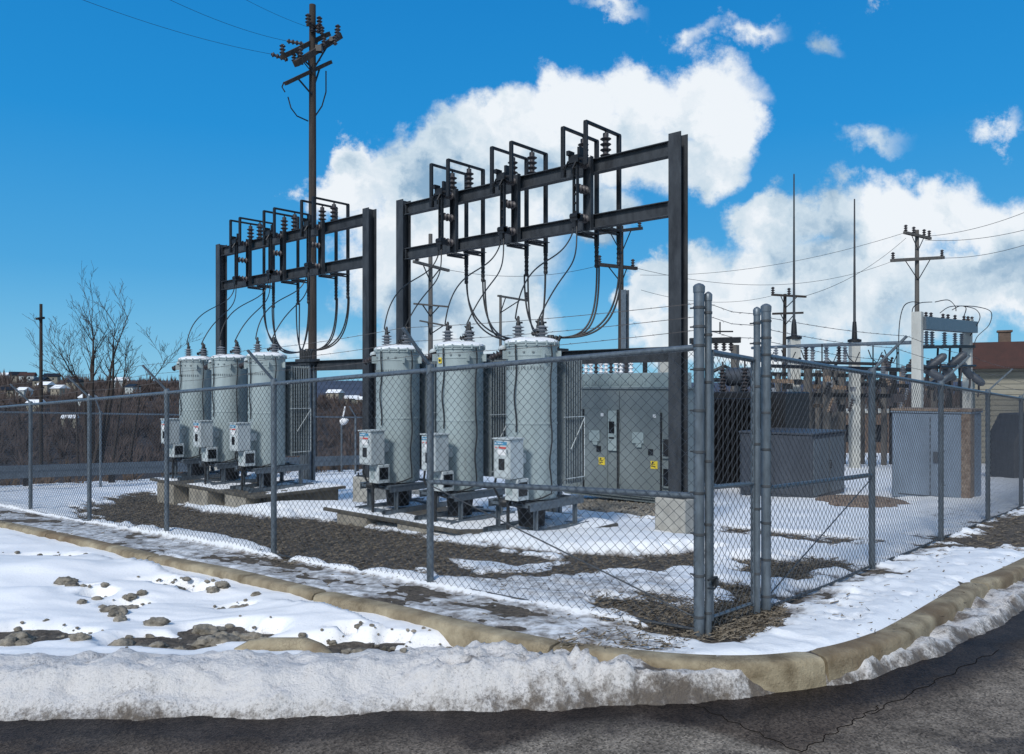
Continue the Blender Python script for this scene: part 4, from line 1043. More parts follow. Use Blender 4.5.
# manhole ring
q = g(862, 504); mb = MB(); mb.lathe([(.78,-.1),(.78,.05),(.72,.07),(.45,.072),(.44,.05),(.40,.05),(.39,.075),(.02,.078)], n=40)
o = mb.build('manhole', M_rust, smooth=True, loc=(q[0], q[1], float(zp(*q)))); tag(o, 'round brownish manhole collar in the snow by the boxes', 'manhole')

# big dark power transformer seen through the gate
q = at(712, 486, 17.5)
tr = thing('power_transformer', 'bulky dark power transformer with radiator fins seen through the mesh gate', 'transformer', (q.x, q.y, q.z), TH)
mb = MB(); mb.cbox(-.6,1.5,.4,1.8,0,2.1,.03); mb.build('tank', M_blade, tr)
mb = MB()
for k in range(16): mb.cbox(-.5+k*.11,-.46+k*.11,-.05,.38,.15,1.95,.004)
mb.tube([(-.55,.2,1.9),(1.25,.2,1.9)], .06, 10); mb.tube([(-.55,.2,.25),(1.25,.2,.25)], .06, 10); mb.build('radiator', M_blade, tr, smooth=True)
for x in (-.2,.35,.9):
    mb = MB(); ribbed(mb, (x,.9,2.1), .10, .55, 7); mb.tube([(x,.9,2.65),(x,.9,2.8)], .02, 6); mb.build('bushing', M_insd, tr, smooth=True)
mb = MB(); mb.lathe([(.22,0),(.22,.9)], (-.3,1.4,2.45), (1,0,0), 18); mb.bx(-.1,0,1.3,1.5,2.0,2.3); mb.bx(.4,.5,1.3,1.5,2.0,2.3); mb.build('conservator', M_pad, tr, smooth=True)

# ------------------------------------------------------------------ substation structures on the right
def post3(mb, px, y0, y1, Y, w): 
    a = at(px, y1, Y); b = at(px, y0, Y); mb.box(((a.x+b.x)/2, Y, (a.z+b.z)/2), (w, w, b.z-a.z), Matrix.Rotation(TH,3,'Z'))
def gy(px, Y): return HY+F*(EYE-float(zp((px-512)/F*Y, Y)))/Y
def insul(parent, px, y0, y1, Y, r, n=5, m=None, name='insulator'):
    a = at(px, y1, Y); h = (y1-y0)/F*Y; mb = MB(); ribbed(mb, a, r, h, n, seg=12); return mb.build(name, m or M_ins, parent, smooth=True)
# portal
po = thing('switch_portal', 'pale concrete post portal with insulators and tilted grey reclosers', 'portal', (0,0,0))
Yp = 22.0
mb = MB(); post3(mb, 917.5, 312, gy(917,Yp)+2, Yp, .25); mb.build('post', M_concw, po)
Yq = 25.2
mb = MB(); post3(mb, 967.5, 319, gy(967,Yq)+2, Yq, .24); mb.build('post', M_concw, po)
A = at(921, 323, Yp); B = at(973, 327.5, Yq); mb = MB(); mb.bar(A, B, .28, .36); mb.build('beam', M_galv, po)
A = at(921, 347, Yp); B = at(973, 346.5, Yq); mb = MB(); mb.bar(A, B, .14, .09); mb.build('lower_beam', M_blade, po)
def YY(px): return Yp+(Yq-Yp)*(px-918)/52
for px in (926.5,932,944.5,955,961.5): insul(po, px, 331+(px-926)*.07, 346, YY(px), .075, 6)
for px in (926,931,943,948,955,964,968,972): insul(po, px, 312+(px-926)*.1, 319+(px-926)*.1, YY(px), .06, 3, M_insd)
for (px, py, dx, dz) in ((936,362,.55,.5),(948,372,-.5,.45),(957,360,.5,.5),(966,370,-.45,.5),(932,373,.5,-.35),(975,378,.4,-.4),(942,380,.5,.3)):
    c = at(px, py, YY(px)-.35); mb = MB(); mb.lathe([(.05,-.36),(.10,-.30),(.12,-.1),(.12,.2),(.10,.28),(.04,.34)], c, (dx,-.2,dz), 14)
    k = mb.build('recloser', M_pad, po, smooth=True)
    mb = MB()
    for u_ in (-.12,.12): mb.tube([c+Vector((u_,0,.1)), c+Vector((u_*1.5,.1,-.45)), c+Vector((u_*1.3,.12,-.62))], .03, 6)
    mb.build('lead', M_insd, k, smooth=True)
mb = MB()
for px in (938,950,960): mb.tube([at(px,348,YY(px)), at(px-1,366,YY(px)), at(px+1,400,YY(px)), at(px+1,420,YY(px))], .03, 6)
mb.tube([at(925,368,22.2), at(975,366,25)], .05, 6); mb.build('hanger', M_blade, po)
def wire(pts, r, label, group, name='overhead_wire'):
    o0 = Vector(pts[0]); mb = MB(); mb.tube([Vector(p)-o0 for p in pts], r, 4, cap=False)
    o = mb.build(name, M_blade, loc=o0); return tag(o, label, 'wire', group)
for i, L in enumerate(([(899,372,21.5),(899,330,21.5),(903,308,21.6),(911,302,21.8),(921,303,22)], [(912,318,22),(913,308,22),(920,303,22.2),(932,302,23)],
   [(935,302,23.4),(948,300,23.6),(955,306,23.8),(956,311,24)], [(952,310,23.8),(960,306,24),(966,308,24.4),(964,316,24.5)],
   [(940,313,23),(949,307,23.3),(962,306,24),(978,307,24.5),(991,312,25),(989,325,25),(977,337,25),(973,350,25)], [(963,306,24.2),(975,309,24.6),(980,316,24.8),(977,325,25),(970,336,25)])):
    P = [at(*q) for q in L]; pts = []
    for k in range(len(P)-1):
        p0 = P[max(0,k-1)]; p1 = P[k]; p2 = P[k+1]; p3 = P[min(len(P)-1,k+2)]
        for j in range(6):
            t = j/6; pts.append(.5*((2*p1)+(-p0+p2)*t+(2*p0-5*p1+4*p2-p3)*t*t+(-p0+3*p1-3*p2+p3)*t**3))
    pts.append(P[-1])
    wire(pts, .013, ['outermost dark jumper dropping left of the pale concrete post','short dark jumper arching over the top of the concrete post','dark jumper hooping above the middle of the portal beam','small jumper loop over the right half of the portal beam','longest dark jumper looping right of the portal and back under','dark jumper curling down behind the right portal post'][i], 'jumpers over the portal', 'jumper_wire')
# low bus structure left of the portal
bs = thing('bus_structure', 'low pipe bus with insulator row stretching left from the concrete portal', 'bus structure', (0,0,0))
mb = MB(); mb.tube([at(796,346,25), at(912,342.5,22.4)], .055, 10); mb.tube([at(752,348,27), at(800,346,25)], .05, 10); mb.build('upper_pipe', M_galv, bs, smooth=True)
mb = MB(); mb.tube([at(770,366,26.8), at(912,370,23)], .06, 8); mb.tube([at(800,362,27), at(880,364,25)], .05, 8); mb.build('lower_pipe', M_blade, bs, smooth=True)
for i, px in enumerate((806,812.5,826.5,839,845,776,769,883,903,761)):
    Yb = 25-.02*(px-800)
    insul(bs, px, 346.5 if px < 850 else 366, 362 if px < 850 else 376, Yb, .085, 6, (M_ins if i % 3 else M_insd))
for px in (822,873,897):
    mb = MB(); mb.tube([at(px,344,24.2), at(px,372,24.2)], .02, 6); mb.build('rod', M_blade, bs)
for px, Yb in ((808,27),(827,27),(893,30),(842,30),(872,28),(762,27)):
    mb = MB(); post3(mb, px, 368, gy(px,Yb)+1, Yb, .22); mb.bx(0,0.001,0,0.001,0,0.001) if False else None; mb.build('support_post', M_woodg if px != 893 else M_blade, bs)
random.seed(5)
for i in range(85):
    px = random.uniform(745,975); Yb = random.uniform(25,31); mb = MB(); a = at(px, random.uniform(362,412), Yb)
    if random.random() < .5: ribbed(mb, a, .07, .45, 5, axis=(random.uniform(-.6,.6),0,1), seg=10)
    else: mb.box(a, (random.uniform(.1,.35),.2,random.uniform(.1,.35)))
    mb.build('switch_part', random.choice([M_insd,M_rust,M_ins,M_blade,M_insd,M_blade,M_pad]), bs, smooth=False)
mb = MB()
pass
for (x0,x1,y0,yb_) in ((756,806,380,27.5),(806,850,386,27.5),(850,908,384,27.5),(760,900,394,28),(770,880,374,29),(925,972,388,28),(880,960,378,30),(745,830,404,28.5)):
    mb = MB(); mb.bar(at(x0,y0,yb_), at(x1,y0+2,yb_), .12, .14); mb.build('cross_beam', random.choice([M_rust,M_blade,M_woodg]), bs)
for px, Yb in ((778,29),(792,30),(818,30),(835,29),(862,30),(884,29),(902,31),(934,29),(948,30)):
    mb = MB(); post3(mb, px, random.uniform(360,376), gy(px,Yb)+1, Yb, .16); mb.build('support_post', random.choice([M_woodg,M_blade,M_rust]), bs)
for k in range(7):
    px = 760+k*21+random.uniform(-4,4); mb = MB(); P_ = [at(px,350,26), at(px+3,358,26.3), at(px+9,363,26.5), at(px+14,352,26.5)]; mb.tube(P_, .018, 5); mb.build('jumper', M_blade, bs)
mb = MB(); post3(mb, 815, 392, 430, 33, 1.2); post3(mb, 905, 396, 440, 33, 1.4) if False else None; mb.build('breaker_box', M_blade, bs)
mb = MB(); mb.cbox(-.5,.5,-.3,.4,0,1.1,.02); q = at(795, gy(795,24), 24); o = mb.build('teal_cabinet', M_gear2, loc=(q.x,q.y,q.z), rotz=TH*.3)
mb2 = None; tag(o, 'small teal cabinet behind the dark pad-mounted box', 'cabinet')
# structure over the gate and behind the switchgear
b2 = thing('bus_support', 'grey bus support with insulators seen above the mesh gate', 'bus structure', (0,0,0))
mb = MB(); post3(mb, 735, 345, gy(735,22), 22, .17); mb.build('post', M_woodg, b2)
mb = MB(); mb.bar(at(690,341,22), at(740,340,22), .18, .16); mb.bar(at(706,331.5,22), at(733,331.5,22), .04, .04); mb.build('beam', M_blade, b2)
for px in (694,700,716,724,731): insul(b2, px, 343, 351, 22, .08, 3, M_insd)
mb = MB(); mb.tube([at(720,322,22), at(720,334,22)], .02, 6); mb.tube([at(700,380,22), at(745,380,22)], .06, 8); mb.tube([at(712,372,21.6), at(724,366,21.6), at(732,370,21.6)], .05, 8); mb.build('fitting', M_blade, b2)
b3 = thing('insulator_rack', 'rack of pale insulators rising above the switchgear cabinet roof', 'insulator rack', (0,0,0))
for k in range(11):
    px = 581+k*5.0; insul(b3, px, 357+(k%3), 378, 18.6+(k%2)*.6, .065, 5, M_white if k % 3 else M_insd)
mb = MB(); mb.bar(at(574,379,18.8), at(640,379,18.8), .5, .08)
for px in (577,606,637): mb.bar(at(px,379,18.8), at(px, gy(px,18.8), 18.8), .12, .12)
mb.build('rack_frame', M_galv, b3)
mb = MB(); mb.bar(at(645,357,19), at(645,gy(645,19),19), .10, .10); o = mb.build('service_post', M_blade); tag(o, 'slim dark post behind the right end of the switchgear cabinet', 'post')
mb = MB(); q = at(665, gy(665,20.5), 20.5); mb.cbox(-.16,.16,-.16,.16,0,3.3,.02); o = mb.build('concrete_post', M_concw, loc=q); tag(o, 'pale concrete post just left of the near frame right column', 'post')

# lightning masts
def mast(px, ytop, ycol, Y, wcol, label):
    q = at(px, gy(px, Y), Y); root = thing('lightning_mast', label, 'mast', q, 0, 'slender masts on concrete posts')
    hc = at(px, ycol, Y).z-q.z; ht = at(px, ytop, Y).z-q.z
    mb = MB(); mb.box((0,0,hc/2),(wcol,wcol,hc)); mb.build('post', M_concw, root, bevel=.02)
    mb = MB(); mb.lathe([(wcol*.75,hc),(wcol*.75,hc+.08),(wcol*.3,hc+.12),(wcol*.25,hc+.5),(.06,hc+.7)], n=12); mb.build('cap', M_blade, root, smooth=True)
    mb = MB(); mb.tube([(0,0,hc+.5),(0,0,ht)], .050, 8, r2=.024); mb.build('rod', M_frame, root, smooth=True)
mast(794, 174, 339, 28, .36, 'taller thin lightning mast left of the other, on a pale post')
mast(854.5, 199, 342, 27, .30, 'shorter thin lightning mast between the tall mast and the portal')

# ------------------------------------------------------------------ utility poles
def upole(px, ytop, Y, w, arms, label, m=M_woodg, ybase=None, lean=0, group='wooden utility poles', zbase=None):
    zb = zbase if zbase is not None else float(zp((px-512)/F*Y, Y))
    x = (px-512)/F*Y; root = thing('utility_pole', label, 'utility pole', (x+lean*0, Y, zb), 0, group)
    ht = at(px, ytop, Y).z-zb; mb = MB(); r = w/F*Y/2
    mb.tube([(-lean*ht,0,-.3),(-lean*ht*.5,0,ht*.5),(0,0,ht)], r*1.15, 12, r2=r*.8); mb.build('pole', m, root, smooth=True)
    for (x0, y0, x1, y1, th, ins, dY) in arms:
        a = at(x0, y0, Y-dY/2)-Vector((x,Y,zb)); b = at(x1, y1, Y+dY/2)-Vector((x,Y,zb)); a.y -= r*1.2; b.y -= r*1.2
        h = th/F*Y; mb = MB(); mb.bar(a, b, h, h); am = mb.build('crossarm', m, root)
        for k in ins:
            c = a.lerp(b, k)+Vector((0,0,h/2)); mb = MB(); ribbed(mb, c, .07+.0012*Y, .22+.004*Y, 3, seg=8); mb.build('pin_insulator', M_insd, am, smooth=True)
        mid = (a+b)/2; mb = MB()
        for e in (a.lerp(b,.25), a.lerp(b,.75)): mb.bar(e, Vector((0,-r,mid.z-(b-a).length*.28)), .03, .05)
        mb.build('brace', M_blade, am)
    return root
big = upole(312.5, 5, 26, 8.2, [(284,59,330,36,4.2,(0,),1.8),(297,66,341,38,5.5,(.1,.95),1.8),(287,85.5,332,64,3.4,(),1.8),(308,27,322,30,2,(.1,.9),.4)], 'tallest dark wooden pole with stacked crossarms behind the far frame', M_wood)
bz = big.location
def strain(a, b, par):
    mb = MB(); a = Vector(a)-bz; b = Vector(b)-bz; ribbed(mb, a, .085, (b-a).length, 4, axis=(b-a), seg=10); mb.build('strain_insulator', M_insd, par, smooth=True)
strain(at(303,44,26), at(287,41,26), big); strain(at(288,60,25.4), at(271,54,25.2), big)
for pts in ([at(288,97,25.4), at(291,108,25.4), at(297,116,25.6), at(308,121,26)], [at(326,71,26.3), at(326,92,26.3), at(322,106,26.2), at(314,118,26)], [at(284,82,25.2), at(282,87,25.2), at(285,92,25.2)], [at(302,60,26), at(310,70,25.9), at(320,60,26.4)]):
    mb = MB(); mb.tube([p-bz for p in pts], .022, 6); mb.build('jumper', M_blade, big)
for px, py in ((312,32),(318,33),(322,35),(337,37),(335,45),(324,46),(300,62),(294,62)):
    mb = MB(); ribbed(mb, at(px,py,25.8)-bz, .09, .28, 3, seg=8); mb.build('pin_insulator', M_insd, big, smooth=True)
mb = MB(); mb.box(at(333,40,25.9)-bz, (.2,.2,.15)); mb.build('cutout_box', M_black, big); mb = MB(); mb.box(at(319,49,25.7)-bz, (.2,.2,.2)); mb.build('cutout_box', M_black, big); mb = MB(); mb.box(at(300,61,25.6)-bz, (.18,.18,.18)); mb.build('cutout_box', M_black, big)
upole(917, 230, 52, 4.6, [(903,233,929,239,2.6,(.05,.35,.75,.95),2),(890,261,942,258,3.0,(.03,.97),2)], 'grey pole with two crossarms standing behind the concrete portal')
upole(785, 294, 48, 4.0, [(771,295,805,297,2.0,(.03,.5),1),(772,314,802,313,2.0,(),1)], 'slightly leaning pole with two short crossarms left of the tall mast', M_wood, lean=.012)
upole(621, 226, 40, 6.0, [(598,234,641,229,3.2,(.05,.3,.95),3),(597,265,636,269,3.2,(.05,.9),2)], 'pole with two braced crossarms right of the near cables', M_wood)
upole(430.5, 234, 36, 5.0, [(414,262,449,271,2.6,(.1,),2),(414,304,448,307,1.6,(),1),(420,321,452,327,1.4,(),1)], 'pale pole with three small crossarms seen inside the near frame')
upole(500.5, 295, 38, 3.2, [(498,296,528,301,1.8,(.95,),2)], 'thin grey pole with a single side arm behind the middle cables')
upole(41, 304, 60, 3.4, [(38,319,45,318,2.2,(),1)], 'lone far pole left of the bare tree', M_wood, zbase=-5)
mb = MB(); q = at(625, gy(625,24), 24); ht = at(625,290,24).z-q.z; mb.bx(-.09,.09,-.09,-.07,0,ht); mb.bx(-.09,.09,.07,.09,0,ht); mb.bx(-.008,.008,-.07,.07,0,ht); o = mb.build('steel_post', M_galv, loc=q, rotz=TH); tag(o, 'light steel post in front of the braced crossarm pole', 'post')

def sagw(a, b, sag, n=24):
    a = Vector(a); b = Vector(b); return [a.lerp(b, i/n)-Vector((0,0,sag*4*(i/n)*(1-i/n))) for i in range(n+1)]
WL = 'overhead wires'
wire(sagw(at(271,54,25.2), at(-60,-60,17), .3), .0055, 'thin wire leaving the tallest pole to the upper left corner', WL)
wire(sagw(at(287,41,26), at(60,-60,17), .3), .0055, 'thin upper wire leaving the tallest pole steeply to the left', WL)
wire(sagw(at(308,27,26), at(150,-60,19), .2), .005, 'topmost faint wire leaving the tip of the tallest pole', WL)
wire(sagw(at(929,236,52), at(1100,176,40), .6), .014, 'uppermost wire running right from the grey crossarm pole', WL)
wire(sagw(at(925,240,52), at(1100,205,40), .6), .014, 'second wire running right from the grey crossarm pole', WL)
wire(sagw(at(941,258,52), at(1100,214,40), .6), .014, 'lower wire running right from the grey crossarm pole', WL)
wire(sagw(at(904,233,52), at(640,275,60), .8), .013, 'upper wire from the grey crossarm pole across to the braced pole', WL)
wire(sagw(at(906,238,52), at(805,296,48), .5), .013, 'wire between the grey crossarm pole and the leaning pole', WL)
wire(sagw(at(893,261,52), at(636,268,40), 1.2), .011, 'lower wire from the grey crossarm pole to the braced pole', WL)
wire(sagw(at(597,266,40), at(449,270,36), .4), .010, 'wire between the braced pole and the pale pole inside the frame', WL)
wire(sagw(at(771,296,48), at(641,290,41), .5), .010, 'wire from the leaning pole towards the braced pole', WL)

# ------------------------------------------------------------------ building on the right
Yb = 30
q = at(975, 440, Yb); zb = float(zp(q.x, Yb))
bl = thing('siding_building', 'beige siding building with red-brown roof at the right edge', 'building', (q.x, Yb, zb), -.50)
zt = at(968, 367, Yb).z-zb
mb = MB(); mb.bx(0,14,0,8,0,zt); wall = mb.build('wall', M_siding, bl)
mb = MB()
k = 0
while .1+k*.2 < zt: mb.bx(-.015,14,-.03,-.0,.1+k*.2,.1+k*.2+.035); k += 1
mb.build('siding_boards', M_siding, wall)
ztr = at(968, 342, Yb).z-zb
mb = MB(); mb.add([(-.4,-.5,zt),(14.4,-.5,zt),(14.4,.35,ztr),(-.4,.35,ztr),(-.4,8.4,zt),(14.4,8.4,zt),(-.4,7.5,ztr),(14.4,7.5,ztr),(-.4,-.5,zt-.08),(14.4,-.5,zt-.08),(-.4,8.4,zt-.08),(14.4,8.4,zt-.08)],
 [(0,1,2,3),(3,2,7,6),(6,7,5,4),(8,9,1,0),(4,5,11,10),(10,11,9,8),(0,3,6,4,10,8),(1,9,11,5,7,2)])
rf = mb.build('roof', M_roof, bl)
mb = MB(); mb.bx(.8,1.2,.5,.9,ztr-.1,ztr+.38); mb.bx(.75,1.25,.45,.95,ztr+.38,ztr+.45); mb.build('chimney', M_brick, rf)
q = at(1014, gy(1014,20), 20)
mb = MB(); mb.add([(0,0,0),(1.6,0,0),(1.6,1.2,0),(0,1.2,0),(0,0,1.0),(.35,0,1.7),(1.6,0,1.75),(0,1.2,1.0),(.35,1.2,1.7),(1.6,1.2,1.75)], [(3,2,1,0),(0,1,6,5,4),(2,3,7,8,9),(0,4,7,3),(4,5,8,7),(5,6,9,8),(1,2,9,6)])
o = mb.build('dumpster', M_dark, loc=q, bevel=.03); tag(o, 'dark slope-topped bin by the beige building', 'bin')
# brown building far behind the substation
q = at(872, 430, 46); zb = float(zp(q.x, 46))
b4 = thing('brick_shed', 'low brown shed with pale coping far behind the substation', 'building', (q.x, 46, zb))
mb = MB(); mb.bx(-2.3,4.6,0,5,0,at(0,413,46).z-zb); mb.build('wall', M_brick, b4)
mb = MB(); z_ = at(0,413,46).z-zb; mb.bx(-2.4,4.7,-.1,5.1,z_,z_+.14); mb.build('coping', M_concw, b4)
for x in (-1.6,.2,2.0,3.6):
    mb = MB(); mb.bx(x,x+.7,-.03,0.01,.7,1.7); mb.build('window', M_glass, b4)

# ------------------------------------------------------------------ bare tree, brush, woods
def grow(mb, p, d, L, r, depth, rr, seg=4, spread=.5, up=.12, minr=.004):
    pts = [p.copy()]; rs = [r]; q = p.copy(); dd = d.copy()
    for i in range(seg):
        dd = (dd+Vector((rr.uniform(-.13,.13), rr.uniform(-.13,.13), rr.uniform(-.03,.10)+up*.2))).normalized()
        q = q+dd*(L/seg); pts.append(q.copy()); rs.append(max(minr, r*(1-.88*(i+1)/seg)))
        if depth > 0 and i >= 0:
            for _ in range(rr.choice((1,1,2)) if depth > 2 else rr.choice((0,1,1,2))):
                a = Vector((rr.uniform(-1,1), rr.uniform(-1,1), rr.uniform(-.3,.8))).normalized()
                nd = (dd+a*spread).normalized(); grow(mb, q.copy(), nd, L*rr.uniform(.30,.55), max(minr, r*(1-.5*(i+1)/seg)*.5), depth-1, rr, seg if depth > 2 else 3, spread, up, minr)
    mb.tube(pts, rs, 5 if r > .03 else 3, cap=False)
Yt = 34
tb = at(92, 400, Yt); tree = thing('bare_tree', 'leafless multi-stemmed tree against the blue sky at left', 'tree', (tb.x, Yt, tb.z-3.0))
rr = random.Random(3)
stems = [((92,392),(86,300),.10,2.6),((92,392),(97,300),.07,2.0),((108,392),(105,300),.08,2.2),((112,392),(122,310),.085,2.2),((86,392),(50,330),.06,2.0),((84,394),(62,345),.06,1.8),((122,392),(140,345),.05,1.6),((140,394),(175,350),.045,1.6),((76,392),(45,352),.04,1.4)]
mb = MB(); tw = MB()
for (a, b, r, L) in stems:
    A = at(a[0], a[1], Yt)-tree.location; B = at(b[0], b[1], Yt+rr.uniform(-1,1))-tree.location
    base = Vector((rr.uniform(-.3,.3), rr.uniform(-.3,.3), 0)) if abs(a[0]-100) < 20 else Vector((A.x*.7, rr.uniform(-.4,.4), 0))
    mb.tube([base, A], [r*1.3, r*1.05], 7, cap=False)
    d = (B-A); grow(tw, A, d.normalized(), d.length*.82, r*.8, 3, rr, 6, .80, .02, .0058)
mb.build('trunk', M_bark, tree, smooth=True); tw.build('crown', M_bark, tree)

# far ground: valley and hillside
def hill(name, X0, X1, Y0, Y1, nx, ny, zfun, m):
    xs = np.linspace(X0, X1, nx); ys = np.linspace(Y0, Y1, ny); A, B = np.meshgrid(xs, ys); o = free_grid(name, A, B, zfun(A, B), m); tag(o, None, None, kind='structure'); return o
hill('ground', -900, 900, -60, 1500, 60, 90, lambda A, B: np.where(B < 70, -4.6, -4.6-.012*(B-70)), M_hill)
# falling bank just beyond the yard edge (left) and land continuing behind the substation
def bank_z(A, B):
    s, t = ST_of(A, B); z = 0.281+0.0055*A-0.0585*np.minimum(B, 60)
    drop = sstep(s, 20.0, 34)*3.2
    return z-.10-drop + .12*fbm(A*.4, B*.4, 151, 3)
SS, TT = np.meshgrid(np.linspace(18.5, 60, 90), np.linspace(-30, 60, 120)); A = CX-CT*SS-ST*TT; B = CY-ST*SS+CT*TT
o = free_grid('grassy_bank', A, B, bank_z(A, B), mat('dry_grass', (.07,.055,.038), .95, 0, .4, 1.2, .05, 6, col2=(.17,.14,.095)), B > 1); tag(o, None, None, kind='structure')
def hz(A, B):
    ang = 512+F*A/B
    ridge = np.interp(ang, [-300,0,90,175,250,300,345,400,600], [4.0,3.1,2.8,2.5,1.7,-.2,-1.6,-2.0,-2.2])
    k = sstep(B, 55, 175)
    return -5.2+(ridge+5.2)*k**.8 + 1.0*fbm(A*.03, B*.03, 161, 4)*k
hill('wooded_hillside', -330, 60, 50, 185, 120, 60, hz, M_hill)
def hz2(A, B):
    k = sstep(B, 700, 1400); return -12+(24+5*fbm(A*.003, B*.003, 171, 3))*k + 1.0*fbm(A*.05, B*.05, 173, 2)*k
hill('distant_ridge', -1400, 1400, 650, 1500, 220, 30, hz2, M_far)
# the woods: many bare crowns as one mass
mb = MB(); rr = random.Random(9)
def shrub(mb, x, y, z, h, w, n, rr):
    for _ in range(n):
        a = rr.uniform(0, 6.283); e = rr.uniform(0, 1)**.6; tx = x+math.cos(a)*w*e; ty = y+math.sin(a)*w*e; tz = z+h*(1-.35*e)*rr.uniform(.6,1.05)
        b = .022*h*rr.uniform(.6,1.5); c, s = math.cos(a+1.57)*b, math.sin(a+1.57)*b
        mx, my, mz = x+(tx-x)*.45, y+(ty-y)*.45, z+(tz-z)*.62
        mb.add([(x-b*.5,y,z),(x+b*.5,y,z),(mx+b,my,mz),(tx,ty,tz),(mx-b,my,mz+.02*h)], [(0,1,2,4),(4,2,3)])
for i in range(9000):
    B = 58+120*rr.random()**.8; ang = rr.uniform(-120, 470); A = (ang-512)/F*B
    z = float(hz(np.array([A]), np.array([B]))[0]); shrub(mb, A, B, z-.2, (rr.uniform(.7,1.6) if rr.random() < .85 else rr.uniform(1.8,3.4)), rr.uniform(.5,1.4), 11, rr)
o = mb.build('woods', M_twig); tag(o, 'brown leafless woods covering the far hillside', None, kind='stuff')
mb = MB()
for i in range(700):
    s = rr.uniform(19.5, 32); t = rr.uniform(-4, 34); p = W(s, t); z = float(bank_z(np.array([p.x]), np.array([p.y]))[0]); shrub(mb, p.x, p.y, z-.05, rr.uniform(.3,1.1), rr.uniform(.25,.6), 14, rr)
o = mb.build('dry_brush', M_brush); tag(o, 'dry brown weeds on the bank beyond the far fence', None, kind='stuff')
mb = MB()
for i in range(900):
    px = rr.uniform(560, 1120); Y_ = rr.uniform(50, 62); x = (px-512)/F*Y_; z = float(zp(x, Y_)); shrub(mb, x, Y_, z-.1, rr.uniform(3.0,5.6), rr.uniform(.8,1.6), 34, rr)
o = mb.build('winter_thicket', M_twig); tag(o, 'dark leafless thicket behind the substation', None, kind='stuff')
# houses on the hillside
rr = random.Random(21)
hs = [(28,386,150),(42,388,140),(46,398,130),(8,404,120),(335,394,170),(352,401,165),(364,404,160),(18,394,150),(60,409,125),(70,430,90),(52,392,150),(6,391,160),(75,398,140),(24,408,120),(120,396,150),(36,418,105),(88,414,112),(133,404,130)]
hl = ['white gabled house high on the hillside left of the far pole','pale house just right of the far pole','low house below the far pole on the hill','small pale house at the left picture edge on the hill','cream house on the hill seen between the two frames','white roofed house right of the cream one','small house by the near frame column','upper left house near the ridge','small house low on the left slope under the tree','lowest small shed on the slope behind the left fence','house under the ridge just left of the tree','house by the ridge near the left edge','house right under the bare tree stems','grey house low on the slope left of the far pole','house near the ridge right of the tree','small house low between the far pole and the fence','house among brush under the tree','house on the slope left of the farthest tank']
for i, (px, py, Y_) in enumerate(hs):
    x = (px-512)/F*Y_; z = float(hz(np.array([x]), np.array([float(Y_)]))[0]); z = max(z+.5, at(px,py,Y_).z-.8)
    w = .016*Y_+rr.uniform(0,.4); h = .0055*Y_+.1
    hroot = thing('house', hl[i], 'house', (x, Y_, z), rr.uniform(-.6,.6), 'houses on the wooded hillside')
    mb = MB(); mb.bx(-w/2,w/2,-w*.35,w*.35,-1.5,h); mb.build('wall', rr.choice([M_conc,M_siding,M_box]), hroot)
    mb = MB(); mb.add([(-w*.56,-w*.42,h),(w*.56,-w*.42,h),(w*.56,w*.42,h),(-w*.56,w*.42,h),(-w*.56,0,h+w*.25),(w*.56,0,h+w*.25)], [(0,1,5,4),(2,3,4,5),(0,4,3),(1,2,5),(3,2,1,0)]); mb.build('roof', rr.choice([M_roofsnow,M_blade,M_roof,M_roofsnow]), hroot)
    for u_ in (-.25,.2):
        mb = MB(); mb.bx(w*u_-.05*w,w*u_+.05*w,-w*.36,-w*.349,h*.3,h*.7); mb.build('window', M_glass, hroot)
# guard rail beyond the far fence
gr = thing('guard_rail', 'galvanised road guard rail beyond the far fence', 'guard rail', (0,0,0))
pts = [W(19.3, t) for t in np.linspace(-12, 26, 20)]
mb = MB()
for a, b in zip(pts[:-1], pts[1:]):
    za, zb_ = float(zp(a.x,a.y))+.42, float(zp(b.x,b.y))+.42
    for dz in (-.09,.09): mb.bar((a.x,a.y,za+dz),(b.x,b.y,zb_+dz), .05, .13)
    mb.bar((a.x+.03,a.y+.03,za),(b.x+.03,b.y+.03,zb_), .02, .12)
mb.build('rail', M_galv, gr)
for a in pts[::1]:
    mb = MB(); z = float(zp(a.x,a.y)); mb.box((a.x-.08,a.y+.08,z+.15),(.12,.12,.75)); mb.build('post', M_wood, gr)
# white lamp head on a thin post between the frames
q = at(341.5, 480, 26); zb = q.z
lp = thing('yard_lamp', 'white tilted lamp head on a thin post between the two frames', 'lamp', (q.x, 26, zb))
h = at(0,421,26).z-zb; mb = MB(); mb.tube([(0,0,-.4),(0,0,h)], .03, 8); mb.build('post', M_galv, lp, smooth=True)
mb = MB(); mb.lathe([(.03,0),(.11,.04),(.12,.14),(.07,.24),(.03,.30)], (-.03,0,h-.05), (.9,-.3,.3), 12); mb.tube([(.05,0,h+.15),(.12,0,h+.48)], .025, 6); mb.build('lamp_head', M_white, lp, smooth=True)
